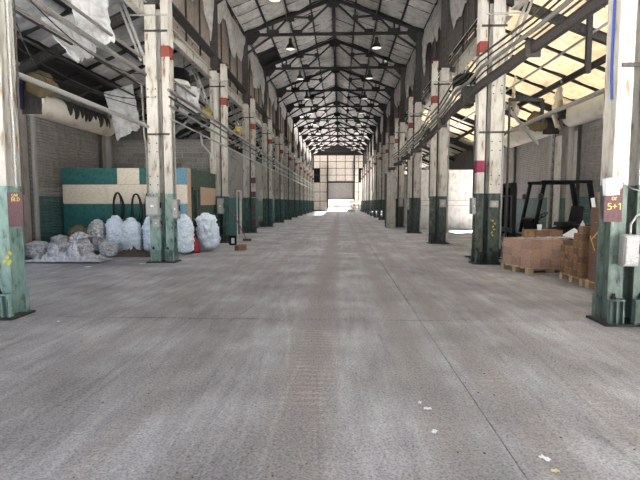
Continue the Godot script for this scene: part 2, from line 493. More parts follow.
func make_floor_material() -> void:
	# one texel is 1.2 cm; the picture covers x -6..6.3 and 24.6 m of length and repeats beyond
	var w := 1024
	var h := 2048
	var fine := FastNoiseLite.new()
	fine.seed = 61
	fine.frequency = 0.3
	fine.fractal_octaves = 4
	var a := fine.get_seamless_image(w, h).get_data()
	var coarse := FastNoiseLite.new()
	coarse.seed = 62
	coarse.frequency = 0.006
	coarse.fractal_octaves = 5
	coarse.fractal_gain = 0.6
	var b := coarse.get_seamless_image(w, h).get_data()
	# long streaks: noise that is stretched along the hall
	var st := FastNoiseLite.new()
	st.seed = 63
	st.frequency = 0.07
	st.fractal_octaves = 4
	st.fractal_gain = 0.65
	var si := st.get_seamless_image(w, 256)
	si.resize(w, h, Image.INTERPOLATE_CUBIC)
	var s := si.get_data()
	var sc := FastNoiseLite.new()
	sc.seed = 64
	sc.frequency = 0.05
	sc.noise_type = FastNoiseLite.TYPE_CELLULAR
	sc.cellular_return_type = FastNoiseLite.RETURN_DISTANCE
	var cimg := sc.get_seamless_image(w, h)
	var cc := cimg.get_data()
	var col := PackedByteArray()
	col.resize(w * h * 3)
	var hgt := PackedByteArray()
	hgt.resize(w * h)
	# wheel tracks: [x, width, strength, tread]
	var tracks := [[-1.55, 0.16, 0.5, 1], [-0.3, 0.32, 1.0, 1], [0.75, 0.2, 0.7, 1], [1.35, 0.2, 0.7, 1], [2.1, 0.22, 0.5, 1], [-2.6, 0.25, 0.45, 0], [3.0, 0.2, 0.35, 0]]
	var prof := PackedFloat32Array()
	var tread := PackedFloat32Array()
	prof.resize(w)
	tread.resize(w)
	for i in w:
		var x := -6.0 + i * 0.012
		for t in tracks:
			var d: float = absf(x - t[0]) / t[1]
			if d < 1.0:
				prof[i] += t[2] * (1.0 - d * d)
				if t[3] == 1:
					tread[i] = maxf(tread[i], t[2] * (1.0 - d * d))
	for j in h:
		var row := j * w
		var bar := 1.0 if (j % 9) < 4 else 0.0
		for i in w:
			var k := row + i
			var f := a[k] * 0.00392 - 0.5
			var g := b[k] * 0.00392 - 0.5
			var r := s[k] * 0.00392 - 0.5
			var tr := prof[i] * clampf(0.55 + g * 1.6 + r, 0.0, 1.0)
			var tb := tread[i] * (bar - 0.45) * clampf(g * 5.0 + r * 2.0 - 0.1, 0.0, 1.0)
			var l := 0.622 + f * 0.13 + g * 0.24 + r * 0.13 - tr * 0.11 + tb * 0.05
			var crack := cc[k] * 0.00392
			l -= clampf(0.2 - crack, 0.0, 0.2) * 0.25
			if f < -0.33 and g < 0.05:
				l -= 0.07
			if f > 0.36:
				l += 0.07
			var warm := clampf(tr * 0.8 - g * 0.35, -0.3, 1.0)
			col[k * 3] = int(clampf(l * (0.998 + warm * 0.04), 0.06, 0.98) * 255.0)
			col[k * 3 + 1] = int(clampf(l * (0.99 - warm * 0.012), 0.06, 0.98) * 255.0)
			col[k * 3 + 2] = int(clampf(l * (1.02 - warm * 0.06), 0.06, 0.98) * 255.0)
			hgt[k] = int(clampf(0.5 + f * 0.5 + g * 0.25 + r * 0.35 - tr * 0.2 + tb * 0.22, 0.0, 1.0) * 255.0)
	# scrapes and tyre scuffs, mostly along the hall
	var rs := RandomNumberGenerator.new()
	rs.seed = 909
	for q in 420:
		var x := rs.randf_range(0.0, w)
		var y := rs.randf_range(0.0, h)
		var dx := rs.randfn(0.0, 0.12)
		var amount := rs.randf_range(-22.0, 14.0)
		var wide := 1 if rs.randf() < 0.75 else 3
		for t in rs.randi_range(20, 380):
			x += dx
			dx += rs.randfn(0.0, 0.004)
			if rs.randf() < 0.25:
				continue
			for e in wide:
				var k := (int(y + t) % h) * w + posmod(int(x) + e, w)
				for ch in 3:
					col[k * 3 + ch] = clampi(int(col[k * 3 + ch] + amount), 10, 245)
	M.floor = mat(Color.WHITE, 0.82)
	M.floor.albedo_texture = ImageTexture.create_from_image(Image.create_from_data(w, h, false, Image.FORMAT_RGB8, col))
	M.floor.heightmap_enabled = true
	M.floor.heightmap_texture = ImageTexture.create_from_image(Image.create_from_data(w, h, false, Image.FORMAT_L8, hgt))
	M.floor.heightmap_scale = 1.8
	M.floor.detail_enabled = true
	M.floor.detail_blend_mode = BaseMaterial3D.BLEND_MODE_MUL
	M.floor.detail_uv_layer = BaseMaterial3D.DETAIL_UV_2
	M.floor.detail_albedo = noise_tex(0.09, 4, [[0.0, Color(0.5, 0.49, 0.49)], [0.3, Color(0.8, 0.8, 0.8)], [0.5, Color(0.93, 0.93, 0.93)], [1.0, Color(1, 1, 1)]], 1024, 66)


const LENS_GLOW := 0.2
const LAMP_ENERGY := 4.2
const SKY_ENERGY := 0.85
const SUN_ENERGY := 14.0
const EXPOSURE := 4.3


func _ready() -> void:
	rng.seed = 4711
	# ---- camera, sky, sun, exposure
	var cam := Camera3D.new()
	cam.fov = rad_to_deg(2.0 * atan(240.0 / 476.0))
	cam.near = 0.05
	cam.far = 400.0
	add_child(cam)
	cam.position = Vector3(0, 1.6, 0)
	cam.rotation_degrees = Vector3(-4.56, 2.4, 0)
	cam.current = true
	var env := Environment.new()
	env.background_mode = Environment.BG_SKY
	var sky := Sky.new()
	var sm := ProceduralSkyMaterial.new()
	sm.sky_top_color = c8(186, 204, 228)
	sm.sky_horizon_color = c8(228, 231, 236)
	sm.ground_horizon_color = c8(190, 188, 182)
	sm.ground_bottom_color = c8(150, 148, 142)
	sm.sky_energy_multiplier = SKY_ENERGY
	sm.ground_energy_multiplier = SKY_ENERGY
	sky.sky_material = sm
	env.sky = sky
	env.tonemap_mode = Environment.TONE_MAPPER_LINEAR
	env.tonemap_exposure = EXPOSURE
	env.sdfgi_enabled = true
	env.ssao_enabled = true
	env.ssil_enabled = true
	var we := WorldEnvironment.new()
	we.environment = env
	add_child(we)
	var sun := DirectionalLight3D.new()
	sun.light_color = Color(1.0, 0.985, 0.965)
	sun.light_energy = SUN_ENERGY
	sun.light_angular_distance = 0.8
	sun.shadow_enabled = true
	add_child(sun)
	sun.look_at_from_position(Vector3(6.2, 7.2, -3.0), Vector3.ZERO)

	make_materials()
	build_floor()
	build_outer_walls()
	build_end_wall()
	build_nave_roof()
	build_nave_walls()
	build_aisle_roofs()
	build_columns()
	build_trusses()
	build_lamps()
	build_left_rooms()
	build_right_rooms()
	build_pipes()
	build_left_stuff()
	build_right_stuff()
	build_aisle_bits()
	build_litter()


# ---------------------------------------------------------------- floor and ground

func slab(parent: Node, x0: float, x1: float, z0: float, z1: float) -> void:
	var b := MB.new()
	var g := 0.0045 if z0 < 0.0 else 0.0015
	var gz := 0.016
	b.box(Vector3((x0 + x1) * 0.5, -0.06, (z0 + z1) * 0.5), Vector3(x1 - x0 - g * 2.0, 0.12, absf(z1 - z0) - gz * 2.0), Basis(), 0.004)
	for p in b.v:
		b.uv2.append(Vector2(p.x, p.z) / 2.3)
	for i in b.uv.size():
		b.uv[i] = Vector2((b.v[i].x + 6.0) / 12.288, (1.0 - b.v[i].z) / 24.576)
	part(parent, "slab", b.mesh(M.floor))


func build_floor() -> void:
	var f := structure("floor")
	var base := MB.new()
	base.box(Vector3((WALL_L + WALL_R) * 0.5, -0.16, (Z_FRONT + Z_END) * 0.5), Vector3(WALL_R - WALL_L + 0.4, 0.26, Z_FRONT - Z_END))
	part(f, "joint_filler", base.mesh(M.joint))
	var zs := [Z_FRONT]
	for k in NCOL + 1:
		zs.append(ZK - BAY * k)
	for k in zs.size() - 1:
		var xs := [WALL_L, -4.75, -2.05, 1.09, 4.0, WALL_R] if k == 0 else [WALL_L, -4.75, 1.09, 4.0, WALL_R]
		for i in xs.size() - 1:
			slab(f, xs[i], xs[i + 1], zs[k], zs[k + 1])
	var g := MB.new()
	# the yard all round: four sheets, so that none lies under the hall floor
	g.box(Vector3(0, -0.12, 52.5), Vector3(240, 0.2, 99.8))
	g.box(Vector3(0, -0.12, -135.8), Vector3(240, 0.2, 100))
	g.box(Vector3(64.5, -0.12, -41.6), Vector3(111, 0.2, 88.4))
	g.box(Vector3(-64.9, -0.12, -41.6), Vector3(111, 0.2, 88.4))
	structure("ground", g.mesh(M.apron))


# ---------------------------------------------------------------- outer walls and shutters

# a wall along the hall with openings [z_near, z_far, height]
func long_wall(called: String, x: float, y1: float, openings: Array, za: float, zb: float, t := 0.22, low := 1.75, ml: Material = null, mu: Material = null) -> Node3D:
	var lower := MB.new()
	var upper := MB.new()
	var z := za
	var cuts := openings.duplicate()
	cuts.append([zb, zb, 0.0])
	for c in cuts:
		var z1: float = c[0]
		if z - z1 > 0.01:
			lower.box(Vector3(x, low * 0.5, (z + z1) * 0.5), Vector3(t, low, z - z1))
			upper.box(Vector3(x, (low + y1) * 0.5, (z + z1) * 0.5), Vector3(t, y1 - low, z - z1))
		if c[2] > 0.0 and c[2] < y1:
			upper.box(Vector3(x, (c[2] + y1) * 0.5, (c[0] + c[1]) * 0.5), Vector3(t, y1 - c[2], c[0] - c[1]))
		z = c[1]
	var m := ArrayMesh.new()
	lower.into(m, ml if ml else M.wallgreen)
	upper.into(m, mu if mu else M.wallgrey)
	return structure(called, m)


# a rolling shutter on a wall at x; s points into the hall; bottom is where the curtain ends
func shutter(n: int, x: float, s: float, z0: float, z1: float, h: float, bottom: float, low: float) -> void:
	var d := structure("door_%d" % n)
	var lower := MB.new()
	var upper := MB.new()
	var y := bottom + 0.08
	var xx := x + s * 0.16
	var p := 0.085
	while y < h:
		var b: MB = lower if y < low else upper
		var prof := [[0.0, 0.0], [0.022, 0.3], [0.026, 0.55], [0.006, 0.85], [0.0, 1.0]]
		for i in prof.size() - 1:
			var a := Vector3(xx + s * prof[i][0], y + p * prof[i][1], z0)
			var c := Vector3(xx + s * prof[i + 1][0], y + p * prof[i + 1][1], z0)
			b.quad_out(a, c, c + Vector3(0, 0, z1 - z0), a + Vector3(0, 0, z1 - z0), Vector3(xx - s * 5.0, y + p * 0.5, (z0 + z1) * 0.5))
		y += p
	var m := ArrayMesh.new()
	lower.into(m, M.shutter_green)
	upper.into(m, M.shutter)
	var cur := part(d, "slat_curtain", m)
	part(cur, "bottom_bar", box_mesh(Vector3(0.06, 0.1, absf(z1 - z0)), M.steel), at(Vector3(xx, bottom + 0.05, (z0 + z1) * 0.5)))
	for z in [z0 + 0.06, z1 - 0.06]:
		part(d, "guide", box_mesh(Vector3(0.14, h, 0.12), M.shaft, 0.01), at(Vector3(x + s * 0.19, h * 0.5, z)))
	# the coil in its sheet hood
	var hood := MB.new()
	hood.tube([Vector3(x + s * 0.42, h + 0.32, z0 + 0.25), Vector3(x + s * 0.42, h + 0.32, z1 - 0.25)], 0.36, 20)
	part(d, "coil_hood", hood.mesh(M.hood))
	for z in [z0 + 0.28, z1 - 0.28]:
		part(d, "coil_bracket", box_mesh(Vector3(0.7, 0.66, 0.03), M.shaft), at(Vector3(x + s * 0.36, h + 0.32, z)))


func build_outer_walls() -> void:
	long_wall("wall_left", WALL_L - 0.11, 5.2, [[-0.6, -4.6, 4.1], [-8.4, -11.6, 4.1], [-13.7, -17.6, 4.1]], Z_FRONT, Z_END)
	shutter(1, WALL_L - 0.08, 1.0, -13.7, -17.6, 4.1, 0.0, 1.7)
	var right := [[-0.6, -4.8, 4.6], [-13.6, -17.6, 4.35], [-19.9, -23.9, 4.3], [-26.2, -27.8, 3.4], [-50.3, -54.3, 4.2], [-62.5, -66.5, 4.2], [-74.7, -78.7, 4.2], [-80.5, -84.5, 4.2]]
	long_wall("wall_right", WALL_R + 0.11, 5.2, right, Z_FRONT, Z_END)
	shutter(2, WALL_R + 0.08, -1.0, -13.6, -17.6, 4.35, 0.0, 1.7)
	shutter(3, WALL_R + 0.08, -1.0, -19.9, -23.9, 4.3, 0.0, 1.7)
	# jamb posts and boarded piers beside the shutters
	for e in [[WALL_R, -1.0, -17.95], [WALL_R, -1.0, -13.25], [WALL_R, -1.0, -19.55], [WALL_L, 1.0, -13.35], [WALL_L, 1.0, -17.95]]:
		var j := structure("trim")
		part(j, "pier_board", box_mesh(Vector3(0.06, 4.2, 0.55), M.wallwhite if e[0] > 0 else M.wallgrey, 0.008), at(Vector3(e[0] + e[1] * 0.04, 2.1, e[2])))
		part(j, "post", box_mesh(Vector3(0.16, 5.0, 0.14), M.galv, 0.01), at(Vector3(e[0] + e[1] * 0.16, 2.5, e[2] - 0.3)))


func build_end_wall() -> void:
	# far end: gable of light panels between dark rails, a shutter half raised
	var w := structure("wall_back")
	var z := Z_END
	var x0 := -2.1
	var x1 := 2.4
	var dh := 5.0
	var back := MB.new()
	var t := 0.2
	back.box(Vector3((WALL_L + x0) * 0.5, 3.6, z - t * 0.5), Vector3(x0 - WALL_L, 7.2, t))
	back.box(Vector3((WALL_R + x1) * 0.5, 3.6, z - t * 0.5), Vector3(WALL_R - x1, 7.2, t))
	back.box(Vector3((x0 + x1) * 0.5, (dh + 7.2) * 0.5, z - t * 0.5), Vector3(x1 - x0, 7.2 - dh, t))
	back.prism(PackedVector2Array([Vector2(-5.0, 7.2), Vector2(4.25, 7.2), Vector2(4.25, 10.2), Vector2(XC, 12.0), Vector2(-5.0, 10.2)]), z - t, z)
	part(w, "backing", back.mesh(M.steel))
	var cols := [-4.7, -3.6, -2.2, -0.7, 0.9, 2.5, 3.3, 4.05]
	var rows := [0.1, 1.75, 3.4, 5.1, 6.4, 7.6, 8.8, 9.9]
	for i in cols.size() - 1:
		for j in rows.size() - 1:
			if j < 3 and i >= 2 and i <= 4:
				continue
			var win: bool = (j == 3 or j == 4) and (i == 0 or i == 6)
			var sz := Vector3(cols[i + 1] - cols[i] - 0.1, rows[j + 1] - rows[j] - 0.1, 0.06)
			part(w, "panel" if not win else "dark_pane", box_mesh(sz, M.black if win else M.endpanel), at(Vector3((cols[i] + cols[i + 1]) * 0.5, (rows[j] + rows[j + 1]) * 0.5, z + 0.03)))
	for x in [x0 - 0.12, x1 + 0.12]:
		part(w, "door_post", box_mesh(Vector3(0.24, 10.0, 0.2), M.steel), at(Vector3(x, 5.0, z + 0.14)))
	part(w, "door_head", box_mesh(Vector3(x1 - x0, 0.3, 0.25), M.steel), at(Vector3((x0 + x1) * 0.5, dh + 0.15, z + 0.16)))
	# half-raised shutter
	var d := structure("door_4")
	var b := MB.new()
	var y := 2.15
	while y < dh:
		for q in [[0.0, 0.03, 0.0, 0.06], [0.03, 0.0, 0.06, 0.11]]:
			b.quad_out(Vector3(x0, y + q[2], z - 0.06 + q[0]), Vector3(x0, y + q[3], z - 0.06 + q[1]), Vector3(x1, y + q[3], z - 0.06 + q[1]), Vector3(x1, y + q[2], z - 0.06 + q[0]), Vector3(0, y, z - 9))
		y += 0.11
	part(d, "slat_curtain", b.mesh(M.shutter))
	part(d, "bottom_bar", box_mesh(Vector3(x1 - x0, 0.1, 0.07), M.steel), at(Vector3((x0 + x1) * 0.5, 2.15, z - 0.05)))
	# near end, behind the camera: the aisles are closed, the nave stands open
	var f := MB.new()
	f.box(Vector3((WALL_L - 0.22 - 4.6) * 0.5, 3.5, Z_FRONT + 0.1), Vector3(-4.6 - WALL_L + 0.22, 7.0, 0.2))
	f.box(Vector3((WALL_R + 0.22 + 3.9) * 0.5, 3.5, Z_FRONT + 0.1), Vector3(WALL_R + 0.22 - 3.9, 7.0, 0.2))
	f.prism(PackedVector2Array([Vector2(-5.0, 7.0), Vector2(4.25, 7.0), Vector2(4.25, 10.2), Vector2(XC, 12.0), Vector2(-5.0, 10.2)]), Z_FRONT, Z_FRONT + 0.2)
	structure("wall_front", f.mesh(M.wallgrey))
	# a low grey building across the yard
	var o := thing("warehouse", "low grey building across the sunlit yard, seen through the far doorway", "building", Vector3(2, 0, -135))
	part(o, "wall", box_mesh(Vector3(60, 5.0, 6), M.wallgrey), at(Vector3(0, 2.5, 0)))
	part(o, "roof", box_mesh(Vector3(61, 0.3, 7), M.galv), at(Vector3(0, 5.15, 0)))


# ---------------------------------------------------------------- roofs

# sagging quilt of w across and l along, seen from below, hung from its four edges; y is measured across the sheet
func quilt_mesh(w: float, l: float, material: Material, sd: int, waves: int, sag: float, thick := 0.0) -> ArrayMesh:
	var key := "q%s|%s|%s|%s" % [w, l, material.get_instance_id(), sd]
	if cache.has(key):
		return cache[key]
	var nz := FastNoiseLite.new()
	nz.seed = sd
	nz.frequency = 0.9
	nz.fractal_octaves = 3
	var b := MB.new()
	b.sheet(10, 44, func(u: float, v: float) -> Vector3:
		var t := fposmod(v * waves, 1.0)
		var bulge := sag * (0.4 + 0.6 * sin(PI * u)) * pow(sin(PI * t), 0.55) * (0.9 + 0.7 * nz.get_noise_2d(v * 6.0, sd))
		bulge += nz.get_noise_2d(u * w * 2.0, v * l * 1.2) * 0.07 * sin(PI * u) * sin(PI * t)
		return Vector3((u - 0.5) * w, -maxf(bulge, 0.0), (v - 0.5) * l), thick)
	cache[key] = b.mesh(material)
	return cache[key]


func build_nave_roof() -> void:
	var c := structure("ceiling")
	var half := 4.5
	var rise := (12.0 - 10.2)
	var slope := atan2(rise, half)
	var run := half / 4.0
	var len := run / cos(slope)
	var z0 := Z_FRONT
	var l := z0 - Z_END
	# the sheeting above
	var deck := MB.new()
	for s in [-1.0, 1.0]:
		deck.box(Vector3(XC + s * half * 0.5, 11.1 + 0.1, (z0 + Z_END) * 0.5), Vector3(half / cos(slope) + 0.3, 0.08, l), Basis(Vector3.BACK, -s * slope))
	part(c, "roof_deck", deck.mesh(M.deck))
	for s in [-1.0, 1.0]:
		for i in 4:
			for k in range(-1, NCOL):
				var zz := ZK - BAY * (k + 0.5)
				if k == -1:
					zz = ZK + BAY * 0.5
				if s < 0 and i == 3 and k == 3:
					# the torn quilt near the eave: only its near part still hangs
					var torn := quilt_mesh(len - 0.04, BAY * 0.55, M.quilt, 77, 3, 0.1)
					var xm0: float = XC + s * run * (i + 0.5)
					part(c, "quilt_panel", torn, at(Vector3(xm0, 12.0 - rise * (i + 0.5) / 4.0 - 0.02, zz + BAY * 0.2), Basis(Vector3.BACK, -s * slope)))
					continue
				var mesh := quilt_mesh(len - 0.04, BAY - 0.1, M.quilt, (i * 3 + k * 5 + (7 if s > 0 else 0)) % 9, 6, 0.17)
				var xm: float = XC + s * run * (i + 0.5)
				var ym := 12.0 - rise * (i + 0.5) / 4.0
				part(c, "quilt_panel", mesh, at(Vector3(xm, ym - 0.02, zz), Basis(Vector3.BACK, -s * slope)))
		# thin wires that carry the quilts, pulling a crease between the sags
		for k in range(-1, NCOL):
			var wb := MB.new()
			for j in 7:
				var zw := ZK - BAY * (k + 0.5) + (j / 6.0 - 0.5) * (BAY - 0.1)
				wb.bar(Vector3(XC + s * 0.1, 11.9, zw), Vector3(XC + s * (half - 0.1), 10.18, zw), 0.022, 0.03)
			part(c, "quilt_wires", wb.mesh(M.steel))
		for i in range(1, 5):
			var b := MB.new()
			var x: float = XC + s * run * i
			var y := 12.0 - rise * i / 4.0
			b.ibeam(Vector3(x, y - 0.08, z0), Vector3(x, y - 0.08, Z_END), 0.09, 0.16)
			part(c, "purlin", b.mesh(M.steel))
	var r := MB.new()
	r.ibeam(Vector3(XC, 11.86, z0), Vector3(XC, 11.86, Z_END), 0.16, 0.22)
	part(c, "ridge_beam", r.mesh(M.steel))
	# conduits that feed the lamps, clipped beside a purlin
	for s in [-1.0, 1.0]:
		var q := MB.new()
		q.tube([Vector3(XC + s * run * 2.0 - 0.1, 10.92, -10.0), Vector3(XC + s * run * 2.0 - 0.1, 10.92, -80.0)], 0.02, 6)
		part(c, "lamp_conduit", q.mesh(M.galv))


func build_nave_walls() -> void:
	for side in 2:
		var s := -1.0 if side == 0 else 1.0
		var w := structure("wall_nave_left" if side == 0 else "wall_nave_right")
		var x := -4.98 if side == 0 else 4.25
		var y0 := 6.7
		# sheeting, and from the sixth bay on a band of dirty panes
		for k in range(-1, NCOL):
			var za := ZK - BAY * k
			var zb := za - BAY
			if k == -1:
				za = Z_FRONT
				zb = ZK
			if k == NCOL - 1:
				zb = Z_END
			var glazed := k >= 9
			var sheet := MB.new()
			if glazed:
				sheet.box(Vector3(x + s * 0.08, 6.95, (za + zb) * 0.5), Vector3(0.06, 0.5, za - zb))
				sheet.box(Vector3(x + s * 0.08, 9.85, (za + zb) * 0.5), Vector3(0.06, 0.8, za - zb))
			else:
				sheet.box(Vector3(x + s * 0.08, (y0 + 10.25) * 0.5, (za + zb) * 0.5), Vector3(0.06, 10.25 - y0, za - zb))
			part(w, "sheeting", sheet.mesh(M.deck))
			var n := 6
			for i in n:
				var zc := lerpf(za, zb, (i + 0.5) / n)
				var wd := (za - zb) / n
				if glazed:
					part(w, "pane", box_mesh(Vector3(0.012, 2.2, wd - 0.06), M.pane), at(Vector3(x, 8.32, zc)))
					part(w, "mullion", box_mesh(Vector3(0.06, 2.3, 0.05), M.steel), at(Vector3(x, 8.32, zc + wd * 0.5)))
				else:
					var hh := 3.3 - rng.randf_range(0.0, 0.12)
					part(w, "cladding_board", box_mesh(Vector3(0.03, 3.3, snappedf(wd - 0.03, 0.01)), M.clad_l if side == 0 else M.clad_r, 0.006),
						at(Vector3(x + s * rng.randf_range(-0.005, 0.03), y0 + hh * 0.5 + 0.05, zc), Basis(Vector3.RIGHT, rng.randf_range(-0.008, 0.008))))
			# upright ribs and a rail over the boards
			for i in 3:
				part(w, "rib", box_mesh(Vector3(0.05, 3.3, 0.05), M.steel), at(Vector3(x - s * 0.04, 8.4, lerpf(za, zb, (i + 1.0) / 4.0))))
			# hanging quilt, torn along its lower edge
			if k < NCOL - 1:
				var nz := FastNoiseLite.new()
				nz.seed = 300 + k * 7 + side * 50
				nz.frequency = 0.8
				var drop := [1.3, 1.45, 1.6, 1.4, 1.55, 1.2, 1.0][(k + 1) % 7] as float
				var q := MB.new()
				var zaa := za - 0.25
				var zbb := zb + 0.25
				q.sheet(30, 10, func(u: float, v: float) -> Vector3:
					var edge := drop * (0.72 + 0.5 * u + 0.75 * nz.get_noise_1d(u * 4.0) + 0.1 * nz.get_noise_1d(u * 17.0 + 40.0))
					var out := 0.09 + 0.1 * sin(PI * v) + 0.07 * nz.get_noise_2d(u * 8.0, v * 3.0) + 0.14 * v * maxf(0.0, nz.get_noise_1d(u * 5.0 + 90.0))
					return Vector3(x - s * out, 10.12 - v * maxf(edge, 0.25), lerpf(zaa, zbb, u)), 0.03)
				part(w, "hanging_quilt", q.mesh(M.quilt if side == 0 else M.quilt))
		# eave strut and the girder over the aisle openings
		var e := MB.new()
		e.ibeam(Vector3(x - s * 0.1, 10.0, Z_FRONT), Vector3(x - s * 0.1, 10.0, Z_END), 0.12, 0.2)
		part(w, "eave_strut", e.mesh(M.steel))
		for k in range(-1, NCOL):
			var za := ZK - BAY * k - 0.2
			var zb := ZK - BAY * (k + 1) + 0.2
			if k == -1:
				za = Z_FRONT
			if k == NCOL - 1:
				zb = Z_END
			var g := MB.new()
			g.ibeam(Vector3(x + s * 0.02, 6.48, za), Vector3(x + s * 0.02, 6.48, zb), 0.2, 0.36)
			part(w, "girder", g.mesh(M.white))
			var r := MB.new()
			r.bar(Vector3(x - s * 0.06, 7.15, za), Vector3(x - s * 0.06, 7.15, zb), 0.05, 0.06)
			part(w, "rail", r.mesh(M.steel))


func build_aisle_roofs() -> void:
	for side in 2:
		var s := -1.0 if side == 0 else 1.0
		var c := structure("ceiling_left" if side == 0 else "ceiling_right")
		var xa := -4.98 if side == 0 else 4.25
		var xb := WALL_L - 0.2 if side == 0 else WALL_R + 0.2
		var ya := 7.0
		var yb := 5.12
		var slope := atan2(ya - yb, absf(xb - xa))
		var len := sqrt(pow(xb - xa, 2) + pow(ya - yb, 2))
		var turn := Basis(Vector3.BACK, -s * slope)
		var deck := MB.new()
		# the right aisle is roofed in translucent sheets as far as the white room
		var z_solid := Z_FRONT if side == 0 else ZK - BAY * 4.0
		deck.box(Vector3((xa + xb) * 0.5, (ya + yb) * 0.5 + 0.12, (z_solid + Z_END) * 0.5), Vector3(len + 0.5, 0.08, z_solid - Z_END), turn)
		part(c, "roof_deck", deck.mesh(M.deck))
		if side == 1:
			for k in range(-1, 4):
				var zt := ZK - BAY * (k + 0.5) if k >= 0 else (Z_FRONT + ZK) * 0.5
				var lt := BAY if k >= 0 else Z_FRONT - ZK
				for i in 3:
					var ut := (i + 0.5) / 3.0
					part(c, "translucent_sheet", box_mesh(Vector3(len / 3.0 + 0.2, 0.012, lt + 0.06), M.fibreglass), at(Vector3(lerpf(xa, xb, ut), lerpf(ya, yb, ut) + 0.12 + 0.014 * (2 - i), zt), turn))
		var m: Material = M.quilt_grey if side == 0 else M.quilt_cream
		for k in range(-1, NCOL):
			var za := ZK - BAY * k
			var zc := za - BAY * 0.5
			for i in 3:
				if side == 0 and k == 0 and i == 2:
					continue   # fallen away: the dark deck shows
				if side == 0 and k == 1 and i == 2:
					continue
				var u := (i + 0.5) / 3.0
				var mesh := quilt_mesh(snappedf(len / 3.0 + 0.02, 0.01), BAY + 0.01, m, 20 + (i * 2 + k * 3 + side) % 6, 3, 0.11 if side == 0 else 0.15)
				part(c, "quilt_panel", mesh, at(Vector3(lerpf(xa, xb, u), lerpf(ya, yb, u) + 0.04, zc), turn))
			# common rafters under the quilts
			for j in 4:
				var b := MB.new()
				var zr := za - BAY * (j + 0.5) / 4.0
				b.bar(Vector3(xa, ya - 0.06, zr), Vector3(xb, yb - 0.06, zr), 0.06, 0.1)
				part(c, "rafter", b.mesh(M.steel))
		for i in range(1, 4):
			var u := i / 3.0 if i < 3 else 0.97
			var b := MB.new()
			var p := Vector3(lerpf(xa, xb, u), lerpf(ya, yb, u) - 0.17, 0)
			b.ibeam(Vector3(p.x, p.y, Z_FRONT), Vector3(p.x, p.y, Z_END), 0.1, 0.16)
			part(c, "purlin", b.mesh(M.steel if side == 0 else M.shaft))
		# principal rafters on the column lines, with a tie and struts
		for k in NCOL:
			var z := ZK - BAY * k
			var xo := XI_L - 0.65 if side == 0 else XI_R + 0.65
			var b := MB.new()
			b.ibeam(Vector3(xo, ya - 0.34, z), Vector3(xb - s * 0.2, yb - 0.34, z), 0.14, 0.22)
			part(c, "principal_rafter", b.mesh(M.shaft))
			if side == 1 or k < 2:
				continue
			var t := MB.new()
			t.bar(Vector3(xo, 5.05, z), Vector3(xb - s * 0.25, 4.72, z), 0.09, 0.09)
			part(c, "tie", t.mesh(M.shaft))
			for q in [[0.33, 0.2], [0.33, 0.55], [0.7, 0.55], [0.7, 0.85]]:
				var st := MB.new()
				st.bar(Vector3(lerpf(xo, xb, q[0]), lerpf(5.05, 4.72, q[0]), z), Vector3(lerpf(xo, xb, q[1]), lerpf(ya, yb, q[1]) - 0.42, z), 0.06, 0.06)
				part(c, "strut", st.mesh(M.shaft))


# ---------------------------------------------------------------- columns and trusses

